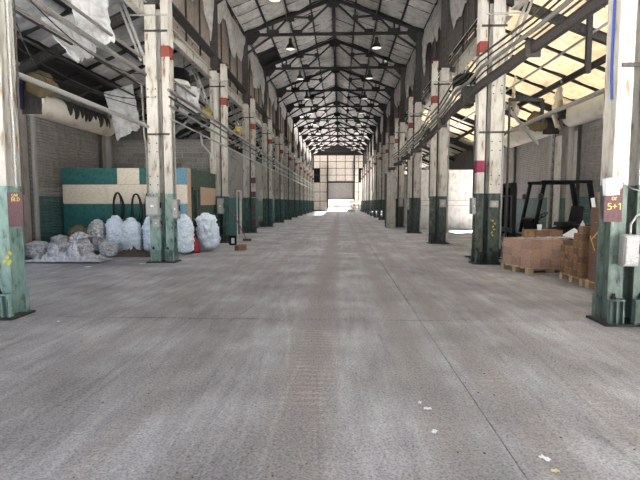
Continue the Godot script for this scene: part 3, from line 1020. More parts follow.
func build_columns() -> void:
	for side in 2:
		var s := -1.0 if side == 0 else 1.0
		for k in NCOL:
			var xi := (XI_L - (0.1 if k == 0 else 0.0)) if side == 0 else XI_R
			var where := "left" if side == 0 else "right"
			var paint := "teal" if side == 0 else "green"
			var t := thing("crane_column", "paired steel posts painted white above %s, %s column from the camera on the %s" % [paint, ORD[k], where], "column", Vector3(xi, 0, ZK - BAY * k), 0.0, "columns along the nave")
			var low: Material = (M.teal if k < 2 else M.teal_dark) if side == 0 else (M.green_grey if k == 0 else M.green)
			var win := 0.21 if side == 0 else 0.19
			var xin := s * win * 0.5
			var xout := s * (win + 0.12 + 0.145)
			var band := 1.82
			# outer post, carried up to the roof as a dark shaft
			var a := MB.new()
			var b := MB.new()
			a.hpost(xout, 0, 0.29, 0.34, 0.03, band)
			b.hpost(xout, 0, 0.29, 0.34, band, 6.6)
			var m := ArrayMesh.new()
			a.into(m, low)
			b.into(m, M.white)
			var outer := part(t, "outer_post", m)
			var c := MB.new()
			c.hpost(xout, 0, 0.26, 0.3, 6.64, 10.0)
			part(t, "upper_shaft", c.mesh(M.shaft))
			part(t, "cap_plate", box_mesh(Vector3(0.46, 0.04, 0.42), M.shaft), at(Vector3(xout, 6.62, 0)))
			# inner crane post
			a = MB.new()
			b = MB.new()
			a.hpost(xin, 0, win, 0.3, 0.03, band)
			b.hpost(xin, 0, win, 0.3, band, 6.85)
			m = ArrayMesh.new()
			a.into(m, low)
			b.into(m, M.white)
			var inner := part(t, "inner_post", m)
			part(inner, "seat_plate", box_mesh(Vector3(0.28, 0.03, 0.34), M.red), at(Vector3(xin, 6.865, 0)))
			var rb := part(inner, "red_band", box_mesh(Vector3(win + 0.006, 0.28, 0.306), M.red), at(Vector3(xin, 5.45, 0)))
			rb.set_meta("label", "rust red painted band")
			if side == 1 and k == 1:
				var mb := part(inner, "magenta_band", box_mesh(Vector3(win + 0.006, 0.3, 0.306), M.magenta), at(Vector3(xin, 2.5, 0)))
				mb.set_meta("label", "magenta painted band")
			if side == 0 and k == 3:
				for j in 4:
					part(inner, "maroon_band", box_mesh(Vector3(win + 0.006, 0.3, 0.306), M.maroon), at(Vector3(xin, 0.55 + j * 0.72, 0)))
			# a riser in the gap between the posts
			var rp := MB.new()
			rp.tube([Vector3(s * (win + 0.06), 0.05, -0.06), Vector3(s * (win + 0.06), 6.2, -0.06)], 0.035, 8)
			part(t, "riser_pipe", rp.mesh(M.blackpipe if k % 2 else M.steel))
			# battens that tie the two posts
			for y in ([3.3, 5.9] if k < 2 else [5.9]):
				part(t, "batten", box_mesh(Vector3(0.62, 0.05, 0.02), M.shaft), at(Vector3(s * 0.34, y + (0.05 * (k % 3)), 0.18)))
			# feet: base plate, shelf with stiffeners, anchor bolts
			part(t, "base_plate", box_mesh(Vector3(0.78, 0.03, 0.5), M.shaft, 0.006), at(Vector3(s * 0.33, 0.02, 0)))
			for q in [[xin, win], [xout, 0.29]]:
				for f in [-1.0, 1.0]:
					var sh := part(t, "foot_shelf", box_mesh(Vector3(q[1], 0.025, 0.08), low), at(Vector3(q[0], 0.34, f * (0.19 if q[1] < 0.3 else 0.21))))
					for e in [-0.42, 0.0, 0.42]:
						part(sh, "stiffener", box_mesh(Vector3(0.02, 0.3, 0.07), low), at(Vector3(e * q[1], -0.16, 0)))
					if k < 3:
						var bolt := MB.new()
						bolt.lathe([Vector2(0, 0.07), Vector2(0.022, 0.07), Vector2(0.022, 0.03), Vector2(0.035, 0.03), Vector2(0.035, 0.0)], 6)
						part(sh, "anchor_bolt", bolt.mesh(M.steel), at(Vector3(-q[1] * 0.21, 0.015, 0)))
			# rows of bolts in the faces nearest the camera
			if k < 2:
				for y in [2.05, 2.27, 2.9, 3.12, 4.3, 4.5]:
					for e in [-0.1, 0.1]:
						part(outer, "bolt", box_mesh(Vector3(0.03, 0.03, 0.014), M.blackpipe), at(Vector3(xout + e, y, 0.177)))
			# knee brace out to the aisle rafter: two angles and lacing
			var kb := part(t, "knee_brace", null)
			var p0 := Vector3(s * 0.66, 5.25, 0.06)
			var p1 := Vector3(s * 1.2, 6.7, 0.06)
			var brace := MB.new()
			brace.bar(p0, p1, 0.07, 0.05, Vector3.BACK)
			brace.bar(p0 + Vector3(s * 0.11, -0.02, 0), p1 + Vector3(s * 0.11, -0.02, 0), 0.06, 0.05, Vector3.BACK)
			brace.box(p0 + Vector3(s * -0.02, 0.05, -0.05), Vector3(0.2, 0.3, 0.02))
			kb.mesh = brace.mesh(M.galv)


func build_trusses() -> void:
	for k in range(0, NCOL):
		var z := ZK - BAY * k
		var t := thing("roof_truss", "dark steel roof truss with gusset plates above the %s pair of columns" % ORD[k], "truss", Vector3(XC, EAVE, z), 0.0, "roof trusses over the nave")
		var hs := 4.4
		var rise := APEX - EAVE
		var top := func(d: float) -> float: return rise * (1.0 - absf(d) / hs)
		var b := MB.new()
		b.ibeam(Vector3(-hs, -0.02, 0), Vector3(hs, -0.02, 0), 0.12, 0.13)
		part(t, "bottom_chord", b.mesh(M.steel))
		for s in [-1.0, 1.0]:
			b = MB.new()
			b.ibeam(Vector3(s * hs, 0.06, 0), Vector3(0, rise, 0), 0.14, 0.16)
			part(t, "top_chord", b.mesh(M.steel))
			var b1: float = s * 3.05
			var b2: float = s * 1.8
			var t1 := Vector3(s * 2.2, top.call(2.2), 0)
			for w in [[Vector3(0, rise - 0.1, 0), Vector3(b2, 0, 0)], [t1, Vector3(b1, 0, 0)], [t1, Vector3(s * 1.12, 0.78, 0)], [Vector3(s * 3.05, top.call(3.05), 0), Vector3(b1, 0, 0)]]:
				b = MB.new()
				b.bar(w[0], w[1], 0.085, 0.085)
				part(t, "web", b.mesh(M.steel))
			b = MB.new()
			b.bar(Vector3(b1, -0.05, 0), Vector3(s * 4.42, -0.95, 0), 0.09, 0.09)
			part(t, "knee_brace", b.mesh(M.steel))
			# gussets
			for g in [[b1, 0.06, 0.62, 0.34], [b2, 0.06, 0.46, 0.3], [s * 2.2, top.call(2.2) - 0.08, 0.5, 0.3], [s * 1.12, 0.78, 0.26, 0.26]]:
				part(t, "gusset", box_mesh(Vector3(g[2], g[3], 0.03), M.steel, 0.004), at(Vector3(g[0], g[1], 0)))
			b = MB.new()
			b.prism(PackedVector2Array([Vector2(s * 4.45, -0.5), Vector2(s * 4.45, 0.12), Vector2(s * 3.8, 0.3), Vector2(s * 3.65, -0.02), Vector2(s * 4.1, -0.5)]), -0.02, 0.02)
			part(t, "eave_gusset", b.mesh(M.steel))
		b = MB.new()
		b.prism(PackedVector2Array([Vector2(-0.45, rise - 0.15), Vector2(0, rise + 0.06), Vector2(0.45, rise - 0.15), Vector2(0.2, rise - 0.42), Vector2(-0.2, rise - 0.42)]), -0.02, 0.02)
		part(t, "apex_gusset", b.mesh(M.steel))
		b = MB.new()
		b.bar(Vector3(0, 0, 0), Vector3(0, rise - 0.1, 0), 0.07, 0.07, Vector3.BACK)
		part(t, "king_rod", b.mesh(M.steel))


func build_lamps() -> void:
	var shade := MB.new()
	shade.lathe([Vector2(0.05, 0.4), Vector2(0.09, 0.4), Vector2(0.1, 0.3), Vector2(0.14, 0.26), Vector2(0.2, 0.16), Vector2(0.245, 0.05), Vector2(0.27, 0.0), Vector2(0.26, 0.0), Vector2(0.235, 0.05)], 24)
	var shade_mesh := shade.mesh(M.enamel)
	var lens := MB.new()
	lens.lathe([Vector2(0.0, -0.03), Vector2(0.12, -0.022), Vector2(0.2, 0.0), Vector2(0.25, 0.022)], 24)
	var lens_mesh := lens.mesh(M.lens)
	var stem := MB.new()
	stem.tube([Vector3(0, 0.4, 0), Vector3(0, 1.365, 0)], 0.018, 6)
	var stem_mesh := stem.mesh(M.galv)
	for side in 2:
		for k in 11:
			var x := XC - 2.25 if side == 0 else XC + 2.25
			var z := -13.4 - BAY * k
			var place := "just above the top of the photo" if k == 0 else "%s visible from the camera" % ORD[k - 1]
			var t := thing("high_bay_lamp", "bell-shaped high bay lamp in the %s row, %s" % ["left" if side == 0 else "right", place], "lamp", Vector3(x, 9.58, z), 0.0, "high bay lamps under the nave roof")
			part(t, "shade", shade_mesh)
			part(t, "lens", lens_mesh, at(Vector3(0, 0.0, 0)))
			part(t, "stem", stem_mesh)
			part(t, "ballast_box", box_mesh(Vector3(0.16, 0.2, 0.16), M.enamel, 0.02), at(Vector3(0, 0.46, 0)))
			var l := SpotLight3D.new()
			l.light_color = Color(1.0, 0.98, 0.95)
			l.light_energy = LAMP_ENERGY
			l.light_size = 0.24
			l.spot_range = 80.0
			l.spot_angle = 78.0
			l.spot_attenuation = 2.0
			l.shadow_enabled = true
			add_child(l)
			l.position = Vector3(x, 9.53, z)
			l.rotation_degrees = Vector3(-90, 0, 0)


# ---------------------------------------------------------------- rooms built into the aisles

func block_field(parent: Node, x0: float, y0: float, z0: float, along: Vector3, length: float, courses: int, paint_below: float) -> void:
	var bl := 0.4
	var n := int(length / bl)
	var mats := [M.block, M.block_b]
	for r in courses:
		for i in range(-1, n + 1):
			var a := i * bl + (0.2 if r % 2 else 0.0)
			var b := minf(a + bl, length)
			a = maxf(a, 0.0)
			if b - a < 0.05:
				continue
			var y := y0 + r * 0.2 + 0.1
			var w := snappedf(b - a - 0.012, 0.001)
			var size := Vector3(w, 0.188, 0.05) if absf(along.x) > 0.5 else Vector3(0.05, 0.188, w)
			var m: Material = M.tealwall if y < paint_below else mats[(i * 7 + r * 3) % 5 % 2]
			part(parent, "block", box_mesh(size, m, 0.006), at(Vector3(x0, y, z0) + along * (a + b) * 0.5))


func build_left_rooms() -> void:
	# plywood booth painted teal and tan
	var zf := -15.0
	var xr := -4.84
	var xl := -8.9
	var hb := 2.68
	var t := thing("plywood_booth", "teal and tan painted plywood booth behind the row of blue-white sacks", "booth", Vector3(0, 0, 0))
	var core := MB.new()
	core.box(Vector3((xl + xr) * 0.5, hb * 0.5, zf - 0.06), Vector3(xr - xl - 0.04, hb - 0.02, 0.08))
	core.box(Vector3(xl + 0.06, hb * 0.5, zf - 1.7), Vector3(0.08, hb - 0.02, 3.3))
	core.box(Vector3((xl + xr) * 0.5, hb - 0.05, zf - 1.7), Vector3(xr - xl - 0.06, 0.06, 3.3))
	core.box(Vector3(xr - 0.06, hb * 0.5, zf - 0.22), Vector3(0.08, hb - 0.02, 0.36))
	core.box(Vector3(xr - 0.06, hb * 0.5, zf - 2.35), Vector3(0.08, hb - 0.02, 2.2))
	core.box(Vector3(xr - 0.06, 2.38, zf - 0.8), Vector3(0.08, 0.56, 0.9))
	part(t, "frame", core.mesh(M.ply_tan))
	# front sheets: [x0, x1, y0, y1, material]
	for p in [[-8.9, -7.1, 2.16, 2.68, M.tealwall], [-7.1, -6.38, 2.16, 2.68, M.ply], [-6.38, -5.2, 2.16, 2.68, M.tealwall], [-5.2, -4.84, 2.16, 2.68, M.bluewall],
			[-8.9, -7.45, 1.55, 2.15, M.ply], [-7.45, -6.3, 1.55, 2.15, M.ply], [-6.3, -5.2, 1.55, 2.15, M.ply], [-5.2, -4.84, 1.55, 2.15, M.ply],
			[-8.9, -7.5, 0.02, 1.54, M.tealwall], [-7.5, -6.28, 0.02, 1.54, M.tealwall], [-6.28, -5.2, 0.02, 1.54, M.tealwall], [-5.2, -4.84, 0.02, 1.54, M.bluewall]]:
		part(t, "plywood_sheet", box_mesh(Vector3(snappedf(p[1] - p[0] - 0.008, 0.001), snappedf(p[3] - p[2] - 0.006, 0.001), 0.018), p[4], 0.003), at(Vector3((p[0] + p[1]) * 0.5, (p[2] + p[3]) * 0.5, zf + 0.001)))
	# side sheets along the nave: [z0, z1, y0, y1, material]
	for p in [[-15.0, -15.36, 0.02, 2.68, M.ply_tan], [-15.36, -16.22, 2.12, 2.68, M.olive], [-16.22, -17.4, 2.12, 2.68, M.olive], [-17.4, -18.4, 2.12, 2.68, M.olive],
			[-16.22, -17.4, 1.5, 2.11, M.ply_tan], [-17.4, -18.4, 1.5, 2.11, M.ply_tan], [-16.22, -17.4, 0.02, 1.49, M.olive], [-17.4, -18.4, 0.02, 1.49, M.olive]]:
		part(t, "plywood_sheet", box_mesh(Vector3(0.018, snappedf(p[3] - p[2] - 0.006, 0.001), snappedf(p[0] - p[1] - 0.008, 0.001)), p[4], 0.003), at(Vector3(xr, (p[2] + p[3]) * 0.5, (p[0] + p[1]) * 0.5)))
	var df := part(t, "door_frame", null)
	var fr := MB.new()
	fr.box(Vector3(xr + 0.02, 1.05, -15.39), Vector3(0.07, 2.1, 0.07))
	fr.box(Vector3(xr + 0.02, 1.05, -16.19), Vector3(0.07, 2.1, 0.07))
	fr.box(Vector3(xr + 0.02, 2.08, -15.79), Vector3(0.07, 0.07, 0.87))
	df.mesh = fr.mesh(M.olive)
	var dl := part(t, "door_leaf", box_mesh(Vector3(0.76, 2.0, 0.04), M.green), at(Vector3(xr - 0.42, 1.02, -16.13)))
	part(dl, "handle", box_mesh(Vector3(0.04, 0.04, 0.1), M.galv), at(Vector3(0.3, 0, 0.05)))

	# concrete block rooms beyond it
	var zb := -18.95
	var w := structure("wall_block_front")
	part(w, "core", box_mesh(Vector3(4.1, 3.96, 0.16), M.mortar), at(Vector3(-7.02, 1.98, zb - 0.1)))
	block_field(w, WALL_L + 0.03, 2.56, zb, Vector3(1, 0, 0), 4.1, 7, 0.0)
	var side := long_wall("wall_block_side", -5.06, 3.96, [[-22.75, -23.6, 2.1], [-29.0, -31.6, 2.4], [-36.0, -37.2, 2.2]], zb - 0.02, -43.0, 0.14, 1.8, M.tealwall, M.block)
	block_field(side, -4.98, 0.0, zb - 0.02, Vector3(0, 0, -1), 3.76, 20, 1.8)
	# frame of the narrow doorway
	var fb := MB.new()
	for z in [-22.72, -23.63]:
		fb.box(Vector3(-4.96, 1.08, z), Vector3(0.1, 2.16, 0.08))
	fb.box(Vector3(-4.96, 2.14, -23.17), Vector3(0.1, 0.08, 0.95))
	part(side, "door_frame", fb.mesh(M.wallwhite))
	part(structure("ceiling_block_room"), "slab", box_mesh(Vector3(4.1, 0.12, 24.2), M.block_b), at(Vector3(-7.1, 4.02, -31.05)))


func build_right_rooms() -> void:
	# white room filling the right aisle
	var t := thing("white_partition_room", "white panelled room filling the right aisle beyond the third column", "room", Vector3(0, 0, 0))
	var z := -28.3
	var x0 := 4.75
	var core := MB.new()
	core.box(Vector3((x0 + WALL_R) * 0.5, 1.74, z - 0.1), Vector3(WALL_R - x0 - 0.06, 3.46, 0.1))
	core.box(Vector3(x0 + 0.08, 1.74, z - 6), Vector3(0.1, 3.46, 11.7))
	core.box(Vector3((x0 + WALL_R) * 0.5, 3.42, z - 6), Vector3(WALL_R - x0 - 0.08, 0.06, 11.8))
	part(t, "frame", core.mesh(M.roomwhite))
	for i in 3:
		var a := lerpf(x0, WALL_R - 0.02, i / 3.0)
		var b := lerpf(x0, WALL_R - 0.02, (i + 1) / 3.0)
		for q in [[0.02, 1.68], [1.7, 3.48]]:
			part(t, "wall_panel", box_mesh(Vector3(snappedf(b - a - 0.015, 0.001), q[1] - q[0], 0.03), M.roomwhite, 0.004), at(Vector3((a + b) * 0.5, (q[0] + q[1]) * 0.5, z - 0.035)))
	for i in 5:
		part(t, "wall_panel", box_mesh(Vector3(0.03, 3.46, 2.3), M.roomwhite, 0.004), at(Vector3(x0 + 0.02, 1.75, z - 1.2 - i * 2.33)))
	for y in [1.4, 1.7]:
		part(t, "rail", box_mesh(Vector3(3.9, 0.035, 0.03), M.greypipe), at(Vector3((x0 + WALL_R) * 0.5, y, z - 0.005)))
	# tall pale panel duct beside the fifth column
	var d := thing("duct_cabinet", "tall pale metal cabinet standing against the right row of columns, far down", "cabinet", Vector3(3.12, 0, -29.75))
	part(d, "body", box_mesh(Vector3(0.56, 3.4, 0.9), M.roomwhite, 0.012), at(Vector3(0, 1.7, 0)))
	part(d, "side_cover", box_mesh(Vector3(0.02, 3.3, 0.8), M.shaft), at(Vector3(-0.285, 1.7, 0)))
	# heap of white sacks and a sheet by the far doorway
	for i in 7:
		var p: Array = [[1.9, 0, -81.0], [2.6, 0, -80.5], [2.2, 0, -81.9], [2.95, 0, -81.3], [1.5, 0, -82.0], [2.2, 0.42, -81.2], [2.7, 0.42, -81.5]][i]
		single("white_sack", sack_mesh(0.42, 0.5, 500 + i, M.wallwhite, 0.7), "white sack in the heap beside the far doorway", "sack", Vector3(p[0], p[1], p[2]), Vector3(0, i * 1.3, 0), "white sacks beside the far doorway")
	var pl := thing("white_sheet_rack", "long white sheet on a low rack behind the heap of white sacks", "rack", Vector3(2.9, 0, -82.3))
	part(pl, "sheet", box_mesh(Vector3(2.4, 0.6, 0.08), M.wallwhite, 0.01), at(Vector3(0, 1.55, 0)))
	for e in [-1.0, 1.0]:
		part(pl, "leg", box_mesh(Vector3(0.06, 1.3, 0.06), M.steel), at(Vector3(e, 0.65, 0)))


# ---------------------------------------------------------------- pipes, ducts, cables

func pipe(label: String, pts: Array, r: float, m: Material, sides := 8, called := "pipe", category := "pipe") -> Node3D:
	var b := MB.new()
	b.tube(pts, r, sides)
	return single(called, b.mesh(m), label, category)


func sagged(a: Vector3, b: Vector3, sag: float, n := 12) -> Array:
	var out := []
	for i in n + 1:
		var t := float(i) / n
		out.append(a.lerp(b, t) + Vector3(0, -4.0 * sag * t * (1.0 - t), 0))
	return out


func build_pipes() -> void:
	# left run, on the aisle face of the columns
	pipe("pale grey pipe, lowest of the run behind the left columns", [Vector3(-4.98, 3.58, 1.5), Vector3(-4.98, 3.55, -12.9)], 0.05, M.galv)
	pipe("thick grey pipe, upper of the run behind the left columns", [Vector3(-5.02, 4.88, 1.5), Vector3(-5.02, 4.86, -30.0)], 0.055, M.greypipe, 10)
	pipe("dark pipe just under the thick grey pipe behind the left columns", [Vector3(-5.2, 4.72, 1.5), Vector3(-5.15, 4.68, -24.0)], 0.03, M.greypipe)
	pipe("thin dark pipe far over the sacks in the left aisle", [Vector3(-6.3, 5.3, 1.5), Vector3(-6.3, 5.28, -18.6)], 0.03, M.blackpipe, 6)
	pipe("medium dark pipe over the middle of the left aisle", [Vector3(-7.1, 5.25, 1.5), Vector3(-7.1, 5.25, -18.6)], 0.03, M.blackpipe)
	pipe("slim grey pipe above the thick one, behind the left columns", [Vector3(-5.15, 5.35, 1.5), Vector3(-5.1, 5.3, -24.0)], 0.035, M.greypipe)
	var hs := [4.42, 4.25, 4.02, 3.7]
	var rs := [0.045, 0.025, 0.035, 0.025]
	var ls := ["topmost grey pipe", "thin black pipe, second from the top", "grey pipe, third from the top", "lowest thin grey pipe"]
	for i in 4:
		pipe("%s along the nave face of the left columns" % ls[i], [Vector3(-4.33 + 0.01 * i, hs[i], -12.1), Vector3(-4.34, hs[i] - 0.05, -30.0), Vector3(-4.34, hs[i] - 0.08, -80.0)], rs[i], [M.greypipe, M.blackpipe, M.greypipe, M.galv][i])
	# thin wires sagging across the left aisle
	var wires := [[Vector3(-5.12, 5.6, -6.4), Vector3(-8.8, 4.4, -12.0), 0.25, "nearest"], [Vector3(-5.0, 5.0, -7.0), Vector3(-8.0, 4.9, -13.0), 0.3, "second"], [Vector3(-4.95, 4.1, -6.5), Vector3(-5.0, 4.3, -12.4), 0.35, "third"], [Vector3(-8.4, 5.1, -8.5), Vector3(-5.0, 4.0, -12.4), 0.12, "fourth"], [Vector3(-4.95, 5.2, -6.5), Vector3(-5.0, 4.9, -12.4), 0.5, "fifth"]]
	for w in wires:
		pipe("thin black wire sagging through the left aisle, %s from the camera" % w[3], sagged(w[0], w[1], w[2]), 0.011, M.rubber, 5, "wire", "wire")
	# left uprights: conduits on the first and second columns
	pipe("pale conduit rising up the nearest left column", [Vector3(-4.45, 1.8, -6.4), Vector3(-4.45, 6.4, -6.4)], 0.022, M.galv, 6, "conduit")
	pipe("dark conduit beside the nearest left column", [Vector3(-4.42, 1.7, -6.5), Vector3(-4.42, 6.7, -6.5)], 0.014, M.blackpipe, 6, "conduit")
	pipe("conduit rising beside the second left column's nave post", [Vector3(-4.34, 1.6, -12.4), Vector3(-4.34, 3.9, -12.4)], 0.025, M.greypipe, 6, "conduit")
	pipe("bent conduit on the aisle side of the second left column", [Vector3(-5.02, 1.75, -12.3), Vector3(-5.02, 3.0, -12.3), Vector3(-5.06, 3.3, -12.3), Vector3(-5.1, 4.6, -12.3)], 0.025, M.greypipe, 6, "conduit")
	pipe("bent white conduit at the third left column", [Vector3(-5.35, 4.3, -18.3), Vector3(-5.3, 3.8, -18.3), Vector3(-5.0, 3.45, -18.3), Vector3(-4.95, 2.2, -18.3)], 0.04, M.galv, 8, "conduit")
	pipe("conduit looping from the third left column to the block wall", [Vector3(-4.3, 1.9, -18.4), Vector3(-4.3, 3.15, -18.4), Vector3(-4.32, 3.5, -18.7), Vector3(-4.5, 3.5, -20.0), Vector3(-4.9, 3.45, -23.5)], 0.035, M.greypipe, 8, "conduit")
	# right: the dark bus duct hung from the columns, with its cables
	var duct := thing("bus_duct", "heavy dark bus duct sloping along the right row of columns", "duct")
	var path := [Vector3(3.98, 4.62, -6.85), Vector3(3.42, 4.42, -11.7), Vector3(3.3, 4.32, -13.7), Vector3(3.3, 4.02, -17.5), Vector3(3.3, 3.84, -21.0), Vector3(3.3, 3.78, -29.0)]
	for i in path.size() - 1:
		var b := MB.new()
		b.bar(path[i], path[i + 1], 0.1, 0.15)
		b.bar(path[i] + Vector3(0, 0.085, 0), path[i + 1] + Vector3(0, 0.085, 0), 0.14, 0.025)
		part(duct, "duct_length", b.mesh(M.blackpipe))
	var jb := part(duct, "junction_box", box_mesh(Vector3(0.26, 0.52, 0.36), M.steel, 0.02), at(Vector3(3.36, 4.36, -13.0)))
	part(jb, "cover", box_mesh(Vector3(0.2, 0.44, 0.02), M.shaft, 0.005), at(Vector3(0, 0, 0.19)))
	for i in 5:
		part(duct, "hanger", box_mesh(Vector3(0.3, 0.3, 0.04), M.blackpipe, 0.01), at(path[mini(i + 1, 5)].lerp(path[mini(i + 1, 5) - 1], 0.45)))
	for i in 4:
		var o := Vector3(-0.02 - 0.05 * i, 0.26 + 0.11 * i, 0)
		var pts := []
		for j in path.size() - 1:
			pts.append(path[j] + o)
			pts.append(path[j].lerp(path[j + 1], 0.5) + o - Vector3(0, 0.05 + 0.02 * i, 0))
		pts.append(path[5] + o)
		pipe("%s cable strung above the dark bus duct on the right" % ["lowest", "second", "third", "topmost"][i], pts, [0.02, 0.045, 0.018, 0.025][i], [M.blackpipe, M.greypipe, M.rubber, M.blackpipe][i], 6, "cable", "cable")
	# clumps of fittings on the far part of the run
	for i in 4:
		var p := Vector3(3.22, 3.75 - 0.03 * i, -20.5 - i * 3.2)
		var t := thing("valve_cluster", "dark valve and fittings on the right-hand run, %s from the camera" % ORD[i], "valve", p, 0.0, "valves on the right run")
		var b := MB.new()
		b.tube([Vector3(-0.25, 0, 0), Vector3(0.2, 0.02, 0.05)], 0.09, 10)
		part(t, "body", b.mesh(M.blackpipe))
		b = MB.new()
		b.tube([Vector3(-0.1, 0, 0), Vector3(-0.12, -0.28, 0.04)], 0.05, 8)
		part(t, "branch", b.mesh(M.greypipe))
		b = MB.new()
		b.lathe([Vector2(0.0, 0.03), Vector2(0.13, 0.03), Vector2(0.14, 0.0), Vector2(0.13, -0.03), Vector2(0.0, -0.03)], 14, Vector3(-0.28, 0.02, 0), Basis(Vector3.BACK, PI / 2))
		part(t, "hand_wheel", b.mesh(M.galv))
	pipe("pale grey pipe behind the right columns", [Vector3(4.28, 3.42, 1.5), Vector3(4.28, 3.4, -13.0)], 0.045, M.greypipe)
	pipe("dark pipe running behind the right columns", [Vector3(4.3, 4.95, 1.5), Vector3(4.3, 4.95, -24.0)], 0.05, M.blackpipe)
	pipe("thin pale pipe over the right aisle", [Vector3(5.6, 5.35, 1.5), Vector3(5.6, 5.35, -24.0)], 0.03, M.galv, 6)
	pipe("thin dark pipe over the right aisle", [Vector3(6.7, 5.15, 1.5), Vector3(6.7, 5.15, -24.0)], 0.035, M.blackpipe, 6)
	pipe("blue cable down the nearest right column", [Vector3(3.44, 6.6, -6.35), Vector3(3.44, 3.3, -6.35), Vector3(3.45, 2.9, -6.33)], 0.016, M.blue, 6, "cable", "cable")
	pipe("dark conduit on the far side of the second right column", [Vector3(4.24, 0.2, -12.35), Vector3(4.24, 4.2, -12.35)], 0.03, M.blackpipe, 6, "conduit")
	pipe("slim conduit beside the second right column's nave post", [Vector3(3.5, 0.4, -12.4), Vector3(3.5, 5.4, -12.4)], 0.022, M.greypipe, 6, "conduit")
	# drops from the runs down the columns
	for k in range(2, 9):
		var zl := ZK - BAY * k
		pipe("conduit dropping down the nave face of the %s left column" % ORD[k], [Vector3(-4.335, 4.35, zl + 0.1), Vector3(-4.335, 1.9 + 0.2 * (k % 3), zl + 0.1)], 0.022, M.greypipe, 6, "conduit")
		pipe("conduit with a jog on the face of the %s left column" % ORD[k], [Vector3(-4.86, 5.9, zl + 0.22), Vector3(-4.86, 3.4, zl + 0.22), Vector3(-4.76, 3.2, zl + 0.22), Vector3(-4.76, 2.0, zl + 0.22)], 0.025, M.galv, 6, "conduit")
	for k in range(1, 8):
		var zr := ZK - BAY * k
		pipe("dark conduit dropping from the bus duct down the %s right column" % ORD[k], [Vector3(3.42, 3.8, zr + 0.05), Vector3(3.42, 1.75, zr + 0.05)], 0.02, M.blackpipe, 6, "conduit")
		pipe("pale conduit up the aisle face of the %s right column" % ORD[k], [Vector3(4.12, 0.4, zr + 0.1), Vector3(4.12, 5.2, zr + 0.1)], 0.025, M.galv, 6, "conduit")
	# light bars that cross the nave face high up
	for i in 5:
		var z := ZK - BAY * (i + 1) + 1.2
		var b := MB.new()
		b.tube([Vector3(-4.95, 5.95, z), Vector3(-4.05, 5.95, z)], 0.02, 6)
		single("stay_bar", b.mesh(M.galv), "slim stay bar beside the %s left column, high up" % ORD[i + 1], "bar", Vector3.ZERO, Vector3.ZERO, "stay bars")
		b = MB.new()
		b.tube([Vector3(4.2, 5.85, z), Vector3(3.3, 5.85, z)], 0.02, 6)
		single("stay_bar", b.mesh(M.galv), "slim stay bar beside the %s right column, high up" % ORD[i + 1], "bar", Vector3.ZERO, Vector3.ZERO, "stay bars")


# ---------------------------------------------------------------- sacks, hoses and the like

func sack_mesh(r: float, h: float, sd: int, m: Material, squash := 1.0, tie := false) -> ArrayMesh:
	var nz := FastNoiseLite.new()
	nz.seed = sd
	nz.frequency = 1.0
	nz.fractal_octaves = 3
	var ridge := FastNoiseLite.new()
	ridge.seed = sd + 1
	ridge.frequency = 1.6
	ridge.fractal_type = FastNoiseLite.FRACTAL_RIDGED
	ridge.fractal_octaves = 3
	var b := MB.new()
	b.sheet(44, 36, func(u: float, v: float) -> Vector3:
		var t := u * TAU
		var y := v
		var rr: float
		if v < 0.1:
			rr = sqrt(maxf(0.0, v / 0.1)) * 0.92
		elif v < 0.78:
			rr = 0.92 + 0.1 * sin((v - 0.1) / 0.68 * PI)
		else:
			var q := (v - 0.78) / 0.22
			rr = lerpf(0.92, 0.16 if tie else 0.0, pow(q, 1.4 if tie else 2.2))
		var d := Vector3(cos(t), 0, sin(t))
		var p := d * r * rr + Vector3(0, y * h, 0)
		var k := nz.get_noise_3dv(p * 3.0) * 0.17 + (ridge.get_noise_3dv(p * 3.4) - 0.2) * 0.15
		var e := minf(1.0, v * 12.0)
		p += Vector3(d.x, 0.25, d.z * 1.0) * k * r * 1.4 * e
		p.x *= 1.0
		p.z *= squash
		p.y = maxf(p.y, 0.0)
		return p)
	return b.mesh(m)


